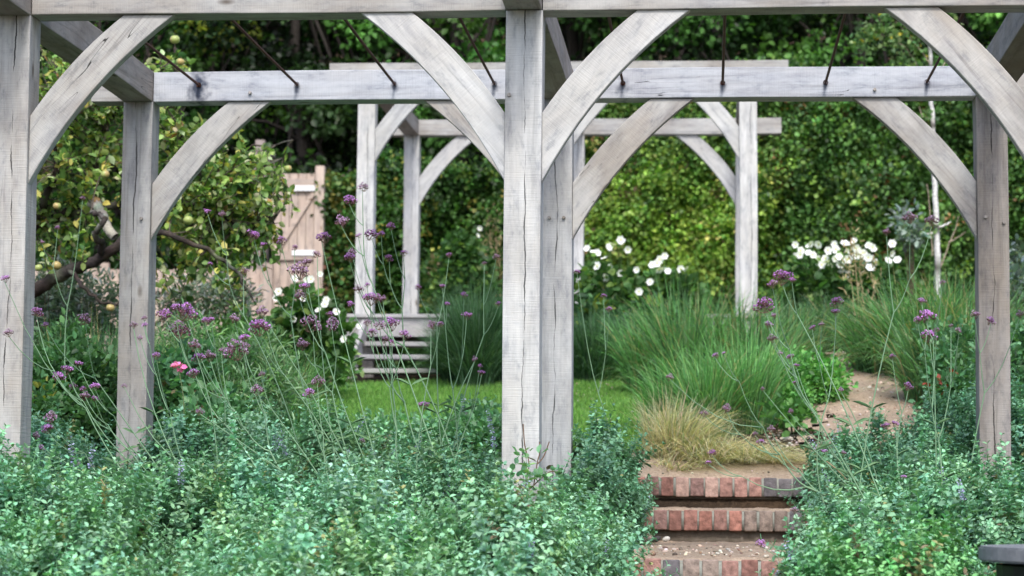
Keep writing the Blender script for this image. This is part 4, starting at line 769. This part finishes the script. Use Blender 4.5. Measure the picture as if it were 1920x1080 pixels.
YEL = [(.24, .38, .07, 4), (.34, .47, .10, 2.4), (.15, .30, .06, 4), (.46, .46, .14, .6), (.10, .07, .04, .4)]
zone = lambda x, z: np.exp(-((x-X_(1270, 24.4, 400))/1.15)**2)*smooth(at(960, 600, 24.4)[2], at(960, 480, 24.4)[2], z)*(1-smooth(at(960, 380, 24.4)[2], at(960, 230, 24.4)[2], z))*1.25  # yellow patch: partly the leaves' own colour, partly warm sunlight painted in
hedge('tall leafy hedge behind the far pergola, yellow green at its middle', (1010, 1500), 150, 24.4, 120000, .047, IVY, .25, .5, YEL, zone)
hedge('darker ivy covered hedge right of the far pergola, behind the birch', (1480, 2010), 130, 24.3, 118000, .047, [(.08, .18, .05, 4), (.13, .27, .07, 3), (.05, .11, .035, 2.2), (.18, .31, .06, 1.2), (.22, .12, .06, .3)], .25, .5)
hedge('ivy hedge behind the left end of the far pergola', (700, 1030), 300, 24.6, 62000, .049, [(.05, .13, .03, 4), (.08, .18, .04, 3), (.03, .07, .02, 2), (.15, .24, .05, 1.2), (.3, .3, .06, .3)], .25, .5)
hedge('low ivy hedge between the gate post and the far pergola', (609, 705), 342, 24.5, 20000, .05, [(.05, .12, .03, 4), (.10, .18, .04, 3), (.2, .2, .05, 1), (.22, .12, .09, .5)], .12, .35)
# ------------------------------------------------------------------ trees
def bgtree(label, px, Y, H, R, zc, cols, n=11000, size=.085, name='broadleaf_tree'):
    x0 = X_(px, Y, 300); g = float(G(x0, Y)); t = thing(name, label, 'tree', (x0, Y, g), 'trees behind the hedge'); tb = MB(); cb = MB()
    q = wiggle([(x0, Y, g-.2), (x0+.1, Y, g+H*.3), (x0-.1, Y+.1, g+H*.6), (x0+.05, Y, g+H*.95)], 4, .02); tube(tb, q, np.linspace(.14, .03, len(q)), 8, (.03, .025, .022))
    nc = 75; c0 = A([x0, Y, zc]); d = unit(nc); cc = c0+d*A([R, R*.75, H*.5])*(.25+.75*rng.random((nc, 1))**.5)
    cc[:, 2] = np.maximum(cc[:, 2], g+.3)
    for c in cc[:26]: s0 = q[min(len(q)-1, int(len(q)*rng.uniform(.3, .9)))]; tube(tb, curve(s0, c, (0, 0, .15), 5), [.035, .028, .02, .013, .006], 5, (.03, .025, .022))
    rs = rng.uniform(.22, .5, nc); w = rng.choice(nc, n, p=rs**2/(rs**2).sum()); cl = pal(cols, nc, .5)
    P = cc[w]+unit(n)*(rs[w]*rng.random(n)**.5)[:, None]*A([1.2, 1, .7]); D = (P-cc[w])+.25*rng.normal(size=(n, 3))+A([0, -.05, -.1])
    leaves(cb, P, D, size, np.clip(cl[w]*(1+.25*rng.normal(size=(n, 1))), .003, .8), wide=1.25); tb.build('trunk', M_BARK, t); cb.build('crown', M_LEAF, t)
TD = [(.035, .095, .022, 4), (.06, .14, .03, 3), (.10, .20, .045, 1.3), (.02, .05, .015, 2)]
TX = [(.018, .045, .014, 4), (.03, .07, .02, 2), (.05, .10, .03, .6)]  # near-black leaf colours stand in for deep shade between the trees
TM = [(.07, .18, .04, 4), (.13, .28, .06, 3), (.04, .10, .025, 2), (.30, .32, .06, .5)]
for i, (px, Y, H, R, zc, cols, lb) in enumerate((
    (-60, 28.5, 7, 2.2, 4.6, TD, 'dark tree at the far left edge behind the apple tree'), (180, 27.6, 6.5, 1.9, 4.8, TD, 'dark tree above the apple tree, over the left side beam'),
    (400, 28.4, 7, 1.8, 5.2, TM, 'mid green tree above the left bay between the first two rods'), (560, 27.2, 6, 1.5, 4.0, TX, 'very dark tree directly behind the gate'),
    (690, 28.0, 7.5, 1.7, 5.0, TM, 'green tree rising over the far left pergola post'), (860, 27.5, 7, 1.7, 5.0, TD+TM[:1], 'dense green tree left of the middle post top'),
    (1080, 28.5, 7.5, 1.9, 5.4, TD, 'green tree right of the middle post top'), (1290, 27.4, 7, 1.7, 5.6, TD, 'tree over the middle of the tall hedge'),
    (1450, 28.8, 7, 1.8, 5.8, TX, 'darkest tree over the right end of the far beam'), (1620, 27.6, 7, 1.7, 5.5, TD, 'dark tree left of the birch top'),
    (1800, 28.2, 7, 1.8, 5.4, TD, 'dark tree behind the right rear post'), (1990, 27.8, 7, 1.9, 5.0, TD, 'dark tree at the right picture edge'))):
    bgtree(lb, px, Y, H, R, zc, cols)
for i, (px, Y) in enumerate(((0, 31.5), (330, 32), (650, 31.5), (980, 32), (1300, 31.5), (1620, 32), (1950, 31.5), (490, 31), (1450, 31), (1130, 31), (170, 31), (820, 31), (1790, 31))):
    bgtree(['shadowy tree in the back row, leftmost', 'shadowy back row tree above the second rod', 'shadowy back row tree above the left end of the far beam', 'shadowy back row tree behind the middle post', 'shadowy back row tree above the sixth rod', 'shadowy back row tree left of the birch', 'shadowy back row tree at the right edge', 'shadowy back row tree over the pier', 'shadowy back row tree over the far right post', 'shadowy back row tree right of the middle post', 'shadowy back row tree over the apple tree', 'shadowy back row tree between the third and fourth rods', 'shadowy back row tree right of the birch'][i], px, Y, 9, 2.3, 6.3, TX, 8000, .11)
# birch
YB = 20.6; b0 = at(1762, 560, YB); b0[2] = float(G(b0[0], YB)); t = thing('birch_tree', 'slender young birch with a thin white trunk left of the right rear post', 'tree', b0); mb = MB()
tr = wiggle([b0-A([0, 0, .1]), at(1758, 500, YB), at(1756, 430, YB), at(1752, 350, YB), at(1749, 250, YB), at(1746, 180, YB), at(1744, 90, YB), at(1740, 10, YB)], 5, .004)
cb_ = np.tile(A([.62, .62, .60]), (len(tr), 1)); cb_[rng.random(len(tr)) < .16] = (.12, .11, .10)
tube(mb, tr, np.linspace(.031, .014, len(tr)), 8, cb_); mb.build('trunk', M_BARK, t, True)
mb = MB(); lb = MB()
for (a, b, c, d, r) in ((1757, 437, 1730, 440, .013), (1757, 428, 1782, 416, .013), (1752, 300, 1735, 240, .008), (1735, 240, 1722, 200, .006), (1757, 515, 1780, 455, .009), (1780, 455, 1810, 435, .006), (1780, 455, 1798, 405, .006), (1748, 480, 1738, 345, .007), (1746, 180, 1700, 90, .006), (1744, 120, 1680, 40, .006), (1746, 160, 1790, 80, .006), (1700, 90, 1640, 60, .004)):
    tube(mb, wiggle([at(a, b, YB), at((a+c)/2+2, (b+d)/2, YB), at(c, d, YB)], 4, .003), np.linspace(r, r*.5, 9), 5, (.62, .62, .6) if r > .01 else (.35, .29, .22))
for (a, b, r, k) in ((1700, 80, 45, 260), (1650, 55, 40, 200), (1620, 80, 30, 120), (1760, 50, 40, 200), (1735, 220, 22, 70), (1740, 420, 30, 60), (1690, 130, 25, 60)):
    P = at(a, b, YB)+unit(k)*(r/F*YB*rng.random((k, 1))**.5); leaves(lb, P, rng.normal(size=(k, 3))+A([0, 0, -.5]), .042, pal([(.10, .2, .07, 3), (.2, .3, .12, 2), (.5, .42, .06, .3)], k), wide=1.5)
mb.build('branch', M_BARK, t); lb.build('foliage', M_LEAF, t)
# apple tree
YA = 14.2; b0 = at(-45, 760, YA); b0[2] = float(G(b0[0], YA)); t = thing('apple_tree', 'gnarled old apple tree with yellow leaves, some coloured as if sunlit, and green apples, on the left', 'tree', b0)
limbs = [([(-45, 800, 14.2), (-30, 660, 14.2), (30, 580, 14.1), (90, 530, 14.0), (150, 500, 13.9), (200, 476, 13.8), (250, 430, 13.8), (300, 370, 13.9), (335, 290, 14.0), (338, 200, 14.1), (330, 90, 14.1)], .058, .010),
         ([(-30, 660, 14.2), (0, 500, 14.4), (60, 430, 14.4), (120, 405, 14.3), (190, 392, 14.2), (270, 370, 14.2), (360, 350, 14.3), (450, 330, 14.4), (530, 300, 14.5)], .042, .008),
         ([(0, 500, 14.4), (30, 380, 14.8), (70, 250, 15.0), (120, 140, 15.1), (160, 70, 15.1)], .05, .008), ([(175, 375, 14.0), (195, 405, 13.9), (212, 445, 13.8)], .036, .030),
         ([(130, 508, 13.9), (155, 535, 13.8), (180, 562, 13.8), (225, 572, 13.8)], .016, .008), ([(250, 430, 13.8), (320, 440, 13.7), (390, 470, 13.7), (450, 520, 13.8), (480, 570, 13.8)], .022, .006),
         ([(300, 370, 13.9), (380, 390, 14.0), (450, 420, 14.1), (520, 400, 14.2)], .02, .005), ([(120, 405, 14.3), (170, 330, 14.3), (200, 250, 14.4), (210, 190, 14.5)], .03, .008),
         ([(60, 430, 14.4), (100, 330, 14.0), (110, 240, 13.9), (140, 180, 13.9)], .03, .008), ([(380, 390, 14.0), (420, 330, 14.1), (460, 280, 14.2), (550, 265, 14.2)], .014, .004), ([(335, 290, 14.0), (400, 250, 14.2), (440, 230, 14.3)], .014, .004), ([(200, 476, 13.8), (180, 440, 13.6), (195, 410, 13.6), (170, 395, 13.7)], .025, .012)]
mb = MB(); pts = []
for c, r0, r1 in limbs:
    q = wiggle([at(*k) for k in c], 5, .008); pts.append(q)
    cc = pal([(.035, .028, .024, 5), (.12, .12, .10, 1.2)], len(q), .2) if r0 != .036 else pal([(.28, .27, .23, 5)], len(q), .2); tube(mb, q, np.linspace(r0, r1, len(q)), 8, cc)
mb.build('trunk', M_BARK, t, True); pts = np.concatenate(pts)
ABL = [(150, 170, 85, 3), (110, 260, 75, 3), (180, 330, 85, 3), (330, 250, 70, 3), (340, 105, 46, 2.2), (360, 330, 85, 3), (450, 340, 75, 3), (505, 380, 52, 2.4), (430, 430, 75, 3), (340, 480, 62, 3), (480, 470, 50, 2), (120, 390, 60, 2.4), (190, 455, 45, 1.6), (95, 470, 38, 1.4), (250, 180, 60, 2.5), (420, 530, 45, 1.6), (515, 335, 40, 2), (440, 280, 45, 2.2), (320, 545, 40, 1.6), (60, 200, 60, 2), (30, 350, 70, 2), (370, 390, 60, 2.4), (90, 110, 50, 2)]
lb = MB(); tw = MB()
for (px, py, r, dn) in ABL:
    ntw = int(r*r/F*YA/F*YA*dn*320); R = r/F*YA; c = at(px, py, YA)
    bright = 1.0
    for i in range(ntw):
        e = c+unit(1)[0]*A([R, .55, R])*rng.random()**.4; d = np.linalg.norm(pts-e, axis=1); s0 = pts[rng.choice(np.argsort(d)[:8])]
        q = curve(e+(s0-e)*min(1, .35/np.linalg.norm(s0-e)), e, rng.normal(0, .02, 3), 5) if rng.random() < .75 else curve(s0, e, rng.normal(0, .04, 3), 5); tube(tw, q, [.005, .0042, .0035, .003, .002], 4, (.11, .09, .07))
        k = 12; u = rng.uniform(1.0, 4, k); P = q[u.astype(int)]+(q[np.minimum(u.astype(int)+1, 4)]-q[u.astype(int)])*(u % 1)[:, None]
        D = (e-s0)/np.linalg.norm(e-s0)*.5+.8*rng.normal(size=(k, 3))+A([0, 0, -.15])
        glow = .4*math.exp(-((px-330)/70)**2-((py-480)/60)**2)  # more yellow leaves here paint the sunlit glow in the crown
        leaves(lb, P, D, .052, pal([(.17, .29, .08, 5), (.30, .42, .12, 4+6*glow), (.06, .13, .04, 2.5), (.52, .48, .13, 1.6+7*glow), (.28, .17, .06, .25), (.46, .52, .30, 2.2)], k), wide=1.15)
tw.build('twig', M_BARK, t); lb.build('crown', M_LEAF, t)
bm = bmesh.new(); bmesh.ops.create_uvsphere(bm, u_segments=16, v_segments=10, radius=1)
for v in bm.verts:
    rr = math.hypot(v.co.x, v.co.y); v.co.z = v.co.z*.88-.28*math.exp(-(rr/.28)**2)*(1 if v.co.z > 0 else -.6)
AV = A([v.co[:] for v in bm.verts]); bmesh.ops.triangulate(bm, faces=list(bm.faces)); AT = [[v.index for v in f.verts] for f in bm.faces]; bm.free()
ab = MB(); cc = np.tile(A([.33, .39, .12]), (len(AV), 1)); cc[AV[:, 0] > .3] = (.40, .31, .12); ab.add(AV, None, AT, cc); tube(ab, A([[0, 0, .55], [.05, 0, .95], [.02, 0, 1.3]]), .07, 4, (.10, .07, .04)); AME = ab.mesh('apple', M_APPLE, smoothf=True)
for (px, py) in ((328, 74), (338, 116), (540, 316), (107, 386), (72, 502), (106, 498), (207, 577), (197, 327), (353, 413)):
    y = YA-.55 if (px, py) not in ((540, 316),) else YA; o = link(bpy.data.objects.new('apple', AME), t); p = at(px, py, y); s = rng.uniform(.024, .034); o.location = Vector(p-b0); o.scale = (s, s, s); o.rotation_euler = (rng.normal(0, .2), rng.normal(0, .2), rng.uniform(0, 6))
# ------------------------------------------------------------------ light
wd = bpy.data.worlds.new('World'); S.world = wd; wd.use_nodes = True; nt = wd.node_tree; nt.nodes.clear()
sky = nt.nodes.new('ShaderNodeTexSky'); sky.sky_type = 'NISHITA'; sky.sun_disc = False; bg = nt.nodes.new('ShaderNodeBackground'); ow = nt.nodes.new('ShaderNodeOutputWorld')
EL, AZ = math.radians(50), math.radians(172)      # sun veiled, high behind the camera
sky.sun_elevation = EL; sky.sun_rotation = AZ; sky.air_density = 1.0; sky.dust_density = 2.5; sky.ozone_density = 1.0
nt.links.new(sky.outputs[0], bg.inputs[0]); nt.links.new(bg.outputs[0], ow.inputs[0]); bg.inputs[1].default_value = .135
ld = bpy.data.lights.new('sun', 'SUN'); ld.energy = 1.55; ld.angle = math.radians(11); ld.color = (1, .97, .92); lo = bpy.data.objects.new('sun', ld); link(lo)
sd = Vector((math.sin(AZ)*math.cos(EL), math.cos(AZ)*math.cos(EL), math.sin(EL))); lo.rotation_euler = sd.to_track_quat('Z', 'Y').to_euler(); lo.location = sd*50
S.view_settings.view_transform = 'Standard'; S.view_settings.look = 'None'; S.view_settings.exposure = 1.0; S.view_settings.gamma = 1
S.cycles.max_bounces = 6; S.cycles.transparent_max_bounces = 4
